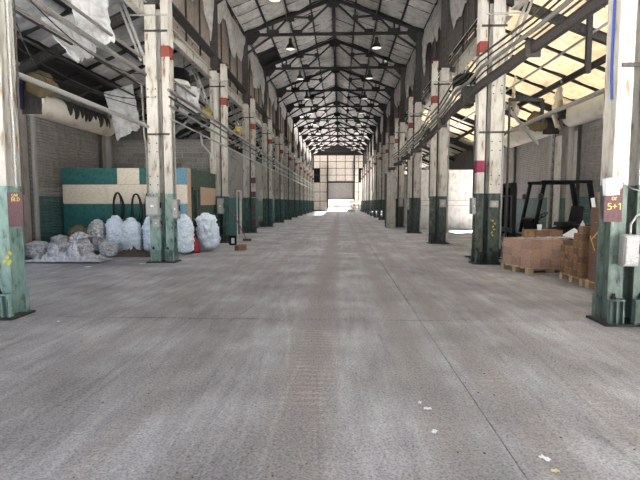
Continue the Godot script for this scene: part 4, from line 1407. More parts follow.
func build_left_stuff() -> void:
	# blue-white sacks in front of the booth: [x, z, radius, height, material, lean, words]
	var g := "sacks in front of the teal booth"
	var list := [
		[-7.75, -13.85, 0.36, 0.62, M.sack_grey, 0.1, "grey dusty plastic sack slumped before the tall sacks"],
		[-8.2, -14.6, 0.4, 0.8, M.sack_brown, 0.0, "brown-grey sack against the booth's left corner"],
		[-7.55, -14.52, 0.4, 0.95, M.sack_grey, 0.05, "pale grey-blue sack, first in the upright row"],
		[-6.95, -14.45, 0.38, 1.08, M.sack, 0.0, "blue-white sack, second in the upright row, under the first hose loop"],
		[-6.35, -14.35, 0.36, 1.02, M.sack, -0.05, "blue-white sack, third in the upright row"],
		[-5.78, -14.4, 0.4, 1.12, M.sack, 0.04, "blue-white sack, fourth in the upright row, left of the column"],
		[-5.25, -14.5, 0.36, 1.05, M.sack, 0.0, "blue-white sack half hidden behind the second left column"],
		[-4.72, -14.35, 0.34, 1.12, M.sack, 0.03, "blue-white sack just right of the second left column"],
	]
	for i in list.size():
		var e: Array = list[i]
		var o := single("plastic_sack", sack_mesh(e[2] * 0.75, e[3] * 1.1, 100 + i * 5, e[4], 0.85, true), e[6], "sack", Vector3(e[0], 0, e[1]), Vector3(0, i * 0.9, e[5]), g)
		o.position.y = absf(sin(e[5])) * e[2] * 0.9
	single("plastic_sack", sack_mesh(0.33, 1.22, 171, M.sack, 0.8, true), "tall blue-white sack leaning beside the booth doorway", "sack", Vector3(-4.22, 0.05, -15.35), Vector3(0.0, 0.4, 0.14), g)
	# slumped grey sacks and sheeting at the left end of the row
	var low := [[-8.65, -13.2, 0.28, 0.5, "small round grey sack, leftmost of the heap"], [-8.4, -13.95, 0.3, 0.62, "crumpled grey sack behind the leftmost one"], [-7.35, -13.2, 0.3, 0.44, "flat grey sack in front of the upright row"], [-6.75, -13.55, 0.26, 0.46, "low grey-white sack in front of the upright row"], [-8.0, -13.2, 0.29, 0.46, "limp grey sack at the front of the heap"]]
	for i in low.size():
		var e: Array = low[i]
		single("slumped_sack", sack_mesh(e[2], e[3], 140 + i * 3, M.sack_grey, 0.9), e[4], "sack", Vector3(e[0], 0, e[1]), Vector3(0, i * 1.7, 0), g)
	var nz := FastNoiseLite.new()
	nz.seed = 88
	nz.frequency = 1.3
	nz.fractal_octaves = 3
	var sh := MB.new()
	sh.sheet(34, 18, func(u: float, v: float) -> Vector3:
		var hgt := 0.03 + maxf(0.0, 0.2 + nz.get_noise_2d(u * 5.0, v * 3.0) * 0.5) * sin(PI * u) * sin(PI * v)
		return Vector3((u - 0.5) * 2.1, hgt, (v - 0.5) * 0.75 + 0.1 * nz.get_noise_1d(u * 6.0)), 0.008)
	single("plastic_sheet", sh.mesh(M.sack_grey), "crumpled grey plastic sheet on the floor before the sacks", "sheet", Vector3(-7.3, 0.015, -12.42), Vector3(0, 0.05, 0))
	var heap := MB.new()
	heap.sheet(24, 14, func(u: float, v: float) -> Vector3:
		var hgt := maxf(0.0, (0.16 + nz.get_noise_2d(u * 9.0 + 20.0, v * 6.0) * 0.22)) * sin(PI * u) * sin(PI * v)
		return Vector3((u - 0.5) * 1.7, hgt, (v - 0.5) * 0.5))
	var hp := single("debris_heap", heap.mesh(M.dirt), "low heap of brown sweepings at the foot of the sacks", "debris", Vector3(-6.1, 0.0, -13.8))
	hp.set_meta("kind", "stuff")
	# red bag
	var rb := MB.new()
	rb.lathe([Vector2(0.0, 0.0), Vector2(0.15, 0.0), Vector2(0.17, 0.06), Vector2(0.15, 0.2), Vector2(0.1, 0.36), Vector2(0.05, 0.46), Vector2(0.03, 0.5), Vector2(0.0, 0.5)], 16)
	single("red_bag", rb.mesh(M.redbag), "small red bag beside the leaning sack", "bag", Vector3(-4.55, 0, -14.75))
	# coils of black hose on the booth wall
	var n := 0
	for e in [[-7.03, 1.9, 5, "leftmost coil of black hose hanging on the teal booth"], [-6.44, 1.86, 4, "middle coil of black hose hanging on the teal booth"], [-6.02, 1.93, 4, "rightmost coil of black hose hanging on the teal booth"]]:
		var t := thing("hose_coil", e[3], "hose", Vector3(e[0], e[1], -14.9), 0.0, "hose coils on the booth")
		for i in e[2]:
			var pts := []
			var wid := rng.randf_range(0.1, 0.2)
			var dep := rng.randf_range(0.75, 1.05)
			var off := rng.randf_range(-0.07, 0.07)
			for k in 27:
				var a := TAU * k / 26.0
				pts.append(Vector3(off * (0.5 - 0.5 * cos(a)) + wid * sin(a) * (0.75 + 0.25 * (0.5 - 0.5 * cos(a))), -dep * 0.5 + dep * 0.5 * cos(a), 0.02 + 0.02 * i + 0.02 * sin(a * 2.0 + i)))
			var b := MB.new()
			b.tube(pts, 0.016, 6, false)
			part(t, "loop", b.mesh(M.rubber))
		part(t, "peg", box_mesh(Vector3(0.03, 0.03, 0.2), M.steel), at(Vector3(0, -0.03, 0.0)))
		n += 1
	# boxes on the second left column
	switch_box("grey switch box on the aisle post of the second left column", Vector3(-4.86, 1.5, -12.25), Vector3(0.36, 0.5, 0.16))
	switch_box("grey switch box on the nave side of the second left column", Vector3(-4.29, 1.42, -12.34), Vector3(0.16, 0.5, 0.2))
	switch_box("small grey switch box low on the second left column", Vector3(-4.78, 1.05, -12.27), Vector3(0.2, 0.24, 0.12))
	switch_box("grey switch box on the third left column", Vector3(-4.62, 1.45, -18.3), Vector3(0.24, 0.6, 0.16))
	# carton on the open floor
	var c := thing("carton", "small open carton lying alone on the nave floor at left", "carton", Vector3(-3.3, 0, -15.6), 0.35)
	part(c, "body", box_mesh(Vector3(0.26, 0.19, 0.2), M.carton_warm, 0.004), at(Vector3(0.06, 0.1, 0)))
	part(c, "flap", box_mesh(Vector3(0.16, 0.17, 0.01), M.carton_dark), at(Vector3(-0.13, 0.09, 0.06), Basis(Vector3.UP, 0.5)))
	# bucket and broom by the third column
	var bk := thing("paint_tin", "dark tin with a white label beside the third left column", "tin", Vector3(-4.0, 0, -17.6))
	var b2 := MB.new()
	b2.lathe([Vector2(0.0, 0.0), Vector2(0.14, 0.0), Vector2(0.14, 0.34), Vector2(0.125, 0.34), Vector2(0.125, 0.3), Vector2(0.0, 0.3)], 18)
	part(bk, "body", b2.mesh(M.black))
	part(bk, "label", box_mesh(Vector3(0.12, 0.2, 0.01), M.paper), at(Vector3(0.03, 0.17, 0.138)))
	var bro := thing("broom", "broom leaning on the block wall past the third left column", "broom", Vector3(-4.1, 0, -19.5))
	b2 = MB.new()
	b2.tube([Vector3(0.25, 0.1, 0.1), Vector3(-0.45, 1.35, -0.1)], 0.018, 6)
	part(bro, "handle", b2.mesh(M.redbag))
	part(bro, "head", box_mesh(Vector3(0.34, 0.1, 0.08), M.dirt, 0.01), at(Vector3(0.28, 0.05, 0.1)))
	# sign on the nearest left column
	sign_board("maroon board with yellow letters on the nearest left column", Vector3(-4.33, 1.5, -6.2), Vector2(0.21, 0.46), [["CAR", 0.036, 0.0, 0.19], ["BLD", 0.05, 0.01, 0.135]])
	var ym := thing("paint_mark", "yellow splash of paint on the nearest left column", "paint mark", Vector3(-4.52, 0.86, -6.246))
	for i in 6:
		part(ym, "splash", box_mesh(Vector3(0.05, 0.035, 0.004), M.yellowmark), at(Vector3(rng.randf_range(-0.07, 0.07), rng.randf_range(-0.1, 0.1), 0), Basis(Vector3.BACK, rng.randf_range(-1, 1))))


func switch_box(label: String, p: Vector3, size: Vector3) -> Node3D:
	var t := thing("switch_box", label, "switch box", p)
	part(t, "case", box_mesh(size, M.boxgrey, 0.012))
	part(t, "lid", box_mesh(Vector3(size.x * 0.84, size.y * 0.84, 0.02), M.galv, 0.006), at(Vector3(0, 0, size.z * 0.5 + 0.008)))
	part(t, "nameplate", box_mesh(Vector3(size.x * 0.22, size.y * 0.08, 0.004), M.paper), at(Vector3(0, 0, size.z * 0.5 + 0.02)))
	part(t, "lever", box_mesh(Vector3(0.02, size.y * 0.3, 0.04), M.black), at(Vector3(size.x * 0.5 + 0.012, 0.02, 0.02)))
	return t


func sign_board(label: String, p: Vector3, size: Vector2, lines: Array) -> void:
	var t := thing("sign_board", label, "sign", p)
	part(t, "board", box_mesh(Vector3(size.x, size.y, 0.02), M.maroon, 0.003))
	for l in lines:
		var tm := TextMesh.new()
		var f := SystemFont.new()
		f.font_names = PackedStringArray(["Droid Sans"])
		tm.font = f
		tm.text = l[0]
		tm.font_size = 64
		tm.pixel_size = l[1] / 46.0
		tm.depth = 0.003
		tm.material = M.letter
		part(t, "lettering", tm, at(Vector3(l[2], l[3], 0.012)))


# ---------------------------------------------------------------- right aisle: pallets, cartons, forklift

func pallet(label: String, p: Vector3, turn: float, w: float, d: float) -> Node3D:
	var t := thing("pallet", label, "pallet", p, turn, "pallets by the right columns")
	for i in 6:
		part(t, "top_plank", box_mesh(Vector3(w, 0.022, 0.12), M.wood, 0.003), at(Vector3(0, 0.129, lerpf(-d * 0.5 + 0.06, d * 0.5 - 0.06, i / 5.0))))
	for i in 3:
		part(t, "bottom_plank", box_mesh(Vector3(w, 0.02, 0.12), M.wood, 0.003), at(Vector3(0, 0.01, (i - 1) * (d * 0.5 - 0.06))))
		for j in 3:
			part(t, "block", box_mesh(Vector3(0.13, 0.096, 0.12), M.wood, 0.004), at(Vector3((i - 1) * (w * 0.5 - 0.065), 0.069, (j - 1) * (d * 0.5 - 0.06))))
	return t


func carton(label: String, group: String, size: Vector3, m: Material, xf: Transform3D) -> Node3D:
	var t := thing("carton", label, "carton", xf.origin, 0.0, group)
	t.basis = xf.basis
	part(t, "body", box_mesh(size, m, 0.006), at(Vector3(0, size.y * 0.5, 0)))
	part(t, "tape", box_mesh(Vector3(size.x + 0.002, 0.004, 0.05), M.tape), at(Vector3(0, size.y, 0)))
	return t


func build_right_stuff() -> void:
	# --- wrapped pallet by the second column
	var turn := 0.26
	var p0 := Vector3(4.6, 0, -11.25)
	var bs := Basis(Vector3.UP, turn)
	pallet("pale wooden pallet under the plastic-wrapped cartons", p0, turn, 1.2, 1.05)
	var cw := 0.27
	var cd := 0.33
	var ch := 0.2
	var mats := [M.carton, M.carton_b, M.carton]
	for y in 3:
		for i in 4:
			for j in 3:
				if j == 1 and i > 0 and i < 3 and y < 2:
					continue
				var o := Vector3((i - 1.5) * (cw + 0.009), 0.142 + y * (ch + 0.003), (j - 1) * (cd + 0.009))
				carton("brown carton, %s layer, %s row, %s from the left, in the plastic-wrapped stack" % [["bottom", "middle", "top"][y], ["back", "middle", "front"][j], ["first", "second", "third", "fourth"][i]], "cartons in the wrapped stack", Vector3(cw, ch, cd), mats[(i * 2 + y + j) % 3], Transform3D(bs.rotated(Vector3.UP, rng.randf_range(-0.01, 0.01)), p0 + bs * o))
	for i in 2:
		carton("brown carton of the extra layer on the wrapped stack, %s one" % ["left", "right"][i], "cartons on top of the wrapped stack", Vector3(0.36, 0.19, 0.5), M.carton_dark, Transform3D(bs, p0 + bs * Vector3(0.02 + i * 0.37, 0.76, -0.12)))
	carton("small carton alone on top of the wrapped stack", "", Vector3(0.17, 0.16, 0.15), M.carton_warm, Transform3D(bs, p0 + bs * Vector3(-0.37, 0.79, 0.2)))
	var cup := MB.new()
	cup.lathe([Vector2(0.0, 0.0), Vector2(0.045, 0.0), Vector2(0.055, 0.13), Vector2(0.05, 0.13), Vector2(0.042, 0.01), Vector2(0.0, 0.01)], 16)
	single("white_cup", cup.mesh(M.paper), "white cup standing on the wrapped stack of cartons", "cup", p0 + bs * Vector3(0.0, 0.952, 0.05))
	# stretch film: walls close around the cartons and a crumpled sheet over the top
	var nz := FastNoiseLite.new()
	nz.seed = 91
	nz.frequency = 2.0
	nz.fractal_octaves = 3
	var film := thing("stretch_film", "clear crumpled stretch film wrapped round the stack of cartons", "film", p0, turn)
	var hw := 0.575
	var hd := 0.53
	for q in 4:
		var b := MB.new()
		b.sheet(22, 12, func(u: float, v: float) -> Vector3:
			var a := lerpf(-1.0, 1.0, u)
			var out := 0.006 + maxf(0.0, nz.get_noise_3d(a * 1.3, v * 2.0, q * 7.0)) * 0.05
			var c: Vector3
			match q:
				0: c = Vector3(a * hw, 0, hd + out)
				1: c = Vector3(hw + out, 0, -a * hd)
				2: c = Vector3(-a * hw, 0, -hd - out)
				_: c = Vector3(-hw - out, 0, a * hd)
			c.y = 0.1 + v * 0.67
			return c)
		part(film, "film_wall", b.mesh(M.film))
	var tb := MB.new()
	tb.sheet(30, 24, func(u: float, v: float) -> Vector3:
		var k := nz.get_noise_2d(u * 4.0, v * 4.0)
		return Vector3((u - 0.5) * 1.16, 0.775 + 0.05 * absf(k) + 0.03 * absf(nz.get_noise_2d(u * 11.0, v * 11.0)), (v - 0.5) * 0.5 + 0.29))
	part(film, "film_top", tb.mesh(M.film_thick))

	# --- pallet of small cartons, and the tall stack nearest the column
	var pa := Vector3(5.15, 0, -9.62)
	pallet("wooden pallet under the small brown cartons", pa, 0.0, 1.1, 0.95)
	for y in 7:
		for i in 2:
			for j in 5:
				if y >= 4 and j < 3:
					continue
				if y == 6 and j < 4:
					continue
				carton("small brown carton in the low stack, %s layer, %s, %s from far end" % [["first", "second", "third", "fourth", "fifth", "sixth", "seventh"][y], ["nave face", "inner row"][i], ["first", "second", "third", "fourth", "fifth"][j]], "small cartons in the low stack", Vector3(0.24, 0.14, 0.17), M.carton_warm if (y + j + i) % 3 else M.carton_dark,
					Transform3D(Basis(Vector3.UP, rng.randf_range(-0.03, 0.03)), pa + Vector3(-0.43 + i * 0.245, 0.142 + y * 0.143, -0.38 + j * 0.178)))
	carton("large brown carton with a paper sheet, behind the low stack", "", Vector3(0.5, 0.36, 0.75), M.carton_dark, Transform3D(Basis(), pa + Vector3(0.3, 0.142, 0)))
	var lc := carton("upper brown carton with a white paper on its side, behind the low stack", "", Vector3(0.5, 0.4, 0.75), M.carton_dark, Transform3D(Basis(), pa + Vector3(0.3, 0.505, 0)))
	carton("topmost brown carton behind the low stack", "", Vector3(0.5, 0.36, 0.75), M.carton_dark, Transform3D(Basis(), pa + Vector3(0.3, 0.91, 0.02)))
	single("paper_sheet", box_mesh(Vector3(0.004, 0.2, 0.24), M.paper), "white paper sheet stuck to the carton behind the low stack", "paper", pa + Vector3(0.046, 1.12, -0.1))
	single("plastic_bottle", bottle_mesh(), "white plastic bottle standing on the small cartons", "bottle", pa + Vector3(-0.43, 1.0, 0.154))
	var pb := Vector3(5.15, 0, -8.5)
	pallet("wooden pallet under the tall stack of cartons beside the nearest right column", pb, 0.0, 1.1, 1.1)
	for y in 5:
		for i in 2:
			for j in 3:
				var hgt := 0.27
				carton("brown carton in the tall stack, %s layer, %s, %s from far end" % [["first", "second", "third", "fourth", "fifth"][y], ["nave face", "inner row"][i], ["first", "second", "third"][j]], "cartons in the tall stack", Vector3(0.5, hgt, 0.345), [M.carton_dark, M.carton, M.carton_dark, M.carton_dark][(y * 2 + j + i) % 4],
					Transform3D(Basis(Vector3.UP, rng.randf_range(-0.02, 0.02)), pb + Vector3(-0.27 + i * 0.51 + rng.randf_range(-0.01, 0.01), 0.142 + y * (hgt + 0.003), (j - 1) * 0.352)))
	var openbox := thing("open_carton", "open-topped brown carton on the tall stack", "carton", pb + Vector3(-0.25, 1.512, -0.25))
	part(openbox, "body", box_mesh(Vector3(0.4, 0.12, 0.4), M.carton_warm, 0.005), at(Vector3(0, 0.06, 0)))
	part(openbox, "flap", box_mesh(Vector3(0.38, 0.16, 0.008), M.carton_dark), at(Vector3(0, 0.17, -0.22), Basis(Vector3.RIGHT, -0.4)))
	part(openbox, "flap", box_mesh(Vector3(0.38, 0.14, 0.008), M.carton_dark), at(Vector3(0, 0.16, 0.22), Basis(Vector3.RIGHT, 0.5)))
	var strap := MB.new()
	strap.bar(Vector3(4.622, 0.9, -8.95), Vector3(4.622, 1.32, -8.35), 0.006, 0.02)
	strap.bar(Vector3(4.622, 0.72, -8.8), Vector3(4.622, 0.98, -8.98), 0.006, 0.02)
	single("strapping", strap.mesh(M.letter), "yellow strap slanting across the tall stack of cartons", "strap")

	build_forklift()

	# --- fittings on the nearest right column
	var sb := switch_box("grey switch box on the nearest right column", Vector3(3.65, 0.99, -6.15), Vector3(0.19, 0.4, 0.13))
	pipe("flexible conduit curving from the switch box on the nearest right column", [Vector3(3.66, 1.2, -6.15), Vector3(3.66, 1.32, -6.15), Vector3(3.71, 1.42, -6.13), Vector3(3.82, 1.5, -6.13), Vector3(4.0, 1.56, -6.14)], 0.014, M.galv, 6, "conduit")
	pipe("thin white wire looping from the nearest right column", [Vector3(3.58, 1.84, -6.22), Vector3(3.68, 1.76, -6.17), Vector3(3.78, 1.74, -6.16), Vector3(3.88, 1.82, -6.16), Vector3(3.96, 1.94, -6.17)], 0.006, M.galv, 5, "wire", "wire")
	sign_board("maroon board with yellow writing on the nearest right column", Vector3(3.455, 1.6, -6.2), Vector2(0.23, 0.5), [["LX", 0.045, 0.03, 0.12], ["or", 0.055, 0.01, 0.05], ["5+1", 0.085, 0.02, -0.055]])
	var holder := thing("paper_holder", "white folded paper box hung on the maroon board at right", "paper box", Vector3(3.4, 1.79, -6.14))
	var hb := MB.new()
	hb.prism(PackedVector2Array([Vector2(-0.1, 0.1), Vector2(0.04, 0.115), Vector2(0.1, 0.07), Vector2(0.1, -0.01), Vector2(0.075, -0.03), Vector2(0.07, -0.1), Vector2(-0.08, -0.11)]), -0.045, 0.045)
	part(holder, "body", hb.mesh(M.paper))
	part(holder, "hanger", box_mesh(Vector3(0.006, 0.5, 0.006), M.galv), at(Vector3(0.02, 0.34, -0.03)))
	# second right column: plates and marks
	switch_box("small grey switch box on the second right column", Vector3(3.9, 1.55, -12.27), Vector3(0.2, 0.18, 0.1))
	switch_box("grey switch box on the nave side of the second right column", Vector3(3.4, 1.5, -12.4), Vector3(0.1, 0.42, 0.26))
	var ym := thing("paint_mark", "yellow scrawl of paint on the second right column", "paint mark", Vector3(3.9, 0.95, -12.328))
	for i in 6:
		part(ym, "splash", box_mesh(Vector3(0.05, 0.03, 0.004), M.yellowmark), at(Vector3(rng.randf_range(-0.06, 0.06), -0.2 + i * 0.075, 0), Basis(Vector3.BACK, rng.randf_range(-1, 1))))
	switch_box("green-stained switch box on the third right column", Vector3(3.9, 1.55, -18.36), Vector3(0.24, 0.3, 0.12))
	switch_box("grey switch box on the fourth right column", Vector3(3.46, 1.5, -24.6), Vector3(0.14, 0.6, 0.3))
	switch_box("grey switch box on the fifth right column", Vector3(3.85, 1.6, -30.54), Vector3(0.3, 0.6, 0.16))


func bottle_mesh() -> ArrayMesh:
	var b := MB.new()
	b.lathe([Vector2(0.0, 0.0), Vector2(0.04, 0.0), Vector2(0.042, 0.14), Vector2(0.035, 0.18), Vector2(0.014, 0.21), Vector2(0.014, 0.24), Vector2(0.0, 0.24)], 14)
	return b.mesh(M.paper)


func build_forklift() -> void:
	var t := thing("forklift", "black forklift with open overhead guard parked behind the pallets", "forklift", Vector3(5.75, 0, -13.3))
	# faces -x; x: mast at -1.15, rear at +1.1; z half width 0.52
	var b := MB.new()
	b.prism(PackedVector2Array([Vector2(-0.75, 0.22), Vector2(-0.75, 0.62), Vector2(-0.35, 0.66), Vector2(-0.1, 0.78), Vector2(0.5, 0.95), Vector2(1.05, 0.95), Vector2(1.05, 0.22)]), -0.5, 0.5)
	part(t, "chassis", b.mesh(M.black))
	b = MB.new()
	b.prism(PackedVector2Array([Vector2(0.55, 0.25), Vector2(0.5, 1.0), Vector2(0.95, 1.02), Vector2(1.2, 0.88), Vector2(1.24, 0.4), Vector2(1.1, 0.25)]), -0.52, 0.52)
	part(t, "counterweight", b.mesh(M.blacksteel))
	for s in [-1.0, 1.0]:
		for q in [[-0.72, 0.33], [0.78, 0.26]]:
			var w := MB.new()
			w.lathe([Vector2(0.0, -0.1), Vector2(q[1] * 0.55, -0.1), Vector2(q[1] * 0.62, -0.08), Vector2(q[1] * 0.94, -0.1), Vector2(q[1], -0.07), Vector2(q[1], 0.07), Vector2(q[1] * 0.94, 0.1), Vector2(q[1] * 0.62, 0.08), Vector2(q[1] * 0.55, 0.1), Vector2(0.0, 0.1)], 24, Vector3.ZERO, Basis(Vector3.RIGHT, PI / 2))
			var wh := part(t, "wheel", w.mesh(M.rubber), at(Vector3(q[0], q[1] + 0.002, s * 0.5)))
			part(wh, "hub", box_mesh(Vector3(0.14, 0.14, 0.22), M.galv, 0.03))
		# mast rails, two stages
		b = MB.new()
		b.box(Vector3(-1.12, 1.08, s * 0.3), Vector3(0.14, 2.05, 0.09))
		b.box(Vector3(-1.05, 1.05, s * 0.2), Vector3(0.1, 1.95, 0.07))
		part(t, "mast_rail", b.mesh(M.black))
		# fork
		b = MB.new()
		b.box(Vector3(-1.28, 0.4, s * 0.22), Vector3(0.05, 0.7, 0.11))
		b.box(Vector3(-1.75, 0.07, s * 0.22), Vector3(0.95, 0.04, 0.11))
		part(t, "fork", b.mesh(M.blacksteel))
		# overhead guard pillars: front raked, rear near upright
		b = MB.new()
		b.bar(Vector3(-0.62, 0.75, s * 0.47), Vector3(-0.38, 2.1, s * 0.47), 0.07, 0.08)
		part(t, "front_pillar", b.mesh(M.black))
		b = MB.new()
		b.bar(Vector3(0.98, 1.0, s * 0.47), Vector3(0.78, 2.1, s * 0.47), 0.12, 0.09)
		part(t, "rear_pillar", b.mesh(M.black))
		part(t, "roof_rail", box_mesh(Vector3(1.3, 0.08, 0.08), M.black, 0.015), at(Vector3(0.2, 2.13, s * 0.47)))
		b = MB.new()
		b.lathe([Vector2(0.0, 0.05), Vector2(0.07, 0.05), Vector2(0.085, 0.0), Vector2(0.07, -0.03), Vector2(0.0, -0.03)], 14, Vector3(-0.5, 1.75, s * 0.55), Basis(Vector3.BACK, PI / 2))
		part(t, "work_light", b.mesh(M.blacksteel))
	for y in [0.25, 1.2, 2.06]:
		part(t, "mast_crosspiece", box_mesh(Vector3(0.1, 0.12, 0.7), M.black, 0.01), at(Vector3(-1.12, y, 0)))
	b = MB.new()
	b.tube([Vector3(-1.02, 0.3, 0), Vector3(-1.02, 1.9, 0)], 0.05, 10)
	part(t, "lift_cylinder", b.mesh(M.blacksteel))
	for y in [0.45, 0.85]:
		part(t, "carriage_bar", box_mesh(Vector3(0.05, 0.12, 1.0), M.blacksteel, 0.01), at(Vector3(-1.22, y, 0)))
	for i in 5:
		part(t, "backrest_bar", box_mesh(Vector3(0.03, 0.9, 0.03), M.blacksteel), at(Vector3(-1.22, 1.3, -0.46 + i * 0.23)))
	part(t, "backrest_top", box_mesh(Vector3(0.04, 0.04, 0.96), M.blacksteel), at(Vector3(-1.22, 1.76, 0)))
	for i in 6:
		part(t, "roof_bar", box_mesh(Vector3(0.04, 0.05, 0.9), M.black), at(Vector3(-0.36 + i * 0.22, 2.13, 0)))
	part(t, "dash", box_mesh(Vector3(0.14, 0.5, 0.8), M.black, 0.03), at(Vector3(-0.5, 0.92, 0), Basis(Vector3.BACK, 0.2)))
	b = MB.new()
	var ring := []
	for i in 21:
		var a := TAU * i / 20.0
		ring.append(Vector3(-0.22, 1.22, 0) + Basis(Vector3.BACK, 0.6) * Vector3(0.16 * cos(a), 0, 0.16 * sin(a)))
	b.tube(ring, 0.014, 6, false)
	b.tube([Vector3(-0.42, 0.95, 0), Vector3(-0.22, 1.22, 0)], 0.02, 6)
	part(t, "steering_wheel", b.mesh(M.rubber))
	b = MB.new()
	b.prism(PackedVector2Array([Vector2(0.2, 0.95), Vector2(0.22, 1.06), Vector2(0.6, 1.06), Vector2(0.68, 1.5), Vector2(0.78, 1.48), Vector2(0.74, 0.95)]), -0.24, 0.24)
	part(t, "seat", b.mesh(M.rubber))
	var st := part(t, "sticker", box_mesh(Vector3(0.1, 0.42, 0.006), M.paper), at(Vector3(0.88, 1.5, 0.528), Basis(Vector3.BACK, 0.18)))
	st.set_meta("label", "white sticker on the rear pillar")
	b = MB.new()
	b.prism(PackedVector2Array([Vector2(0.1, 0.72), Vector2(0.42, 0.92), Vector2(0.5, 0.86), Vector2(0.5, 0.6)]), 0.5, 0.515)
	var wp := part(t, "side_panel", b.mesh(M.paper))
	wp.set_meta("label", "white side panel")


# ---------------------------------------------------------------- loose things under the aisle roofs

func hanging_sheet(label: String, corners: Array, m: Material, sd: int, belly: float) -> void:
	# corners: top near, top far, bottom far, bottom near
	var nz := FastNoiseLite.new()
	nz.seed = sd
	nz.frequency = 1.4
	nz.fractal_octaves = 3
	var nrm: Vector3 = (corners[1] - corners[0]).cross(corners[3] - corners[0]).normalized()
	var b := MB.new()
	b.sheet(18, 14, func(u: float, v: float) -> Vector3:
		var p: Vector3 = (corners[0] as Vector3).lerp(corners[1], u).lerp((corners[3] as Vector3).lerp(corners[2], u), v)
		return p + nrm * (belly * sin(PI * v) + 0.1 * nz.get_noise_2d(u * 3.0, v * 3.0)) + Vector3(0, 0.12 * v * nz.get_noise_1d(u * 4.0), 0), 0.03)
	single("hanging_quilt", b.mesh(m), label, "insulation", Vector3.ZERO, Vector3.ZERO, "insulation hanging loose in the aisles")


func lump(label: String, p: Vector3, r: float, m: Material, sd: int) -> void:
	var nz := FastNoiseLite.new()
	nz.seed = sd
	nz.frequency = 0.9
	nz.fractal_octaves = 2
	var b := MB.new()
	b.sheet(20, 14, func(u: float, v: float) -> Vector3:
		var d := Vector3(sin(PI * v) * cos(TAU * u), cos(PI * v), sin(PI * v) * sin(TAU * u))
		return d * r * (0.8 + 0.5 * nz.get_noise_3dv(d)))
	single("foam_lump", b.mesh(m), label, "insulation", p)


func drum_heater(label: String, p: Vector3) -> void:
	var t := thing("drum_heater", label, "heater", p, 0.0, "drum heaters hung in the aisles")
	var b := MB.new()
	b.lathe([Vector2(0.0, 0.34), Vector2(0.36, 0.34), Vector2(0.45, 0.26), Vector2(0.46, -0.06), Vector2(0.43, -0.06), Vector2(0.42, 0.2), Vector2(0.0, 0.22)], 28)
	part(t, "casing", b.mesh(M.black))
	b = MB.new()
	b.lathe([Vector2(0.43, -0.05), Vector2(0.5, -0.22), Vector2(0.48, -0.22), Vector2(0.41, -0.05)], 28)
	part(t, "skirt", b.mesh(M.wallwhite))
	for e in [-0.3, 0.3]:
		part(t, "hanger_rod", box_mesh(Vector3(0.02, 0.7, 0.02), M.steel), at(Vector3(e, 0.68, 0)))


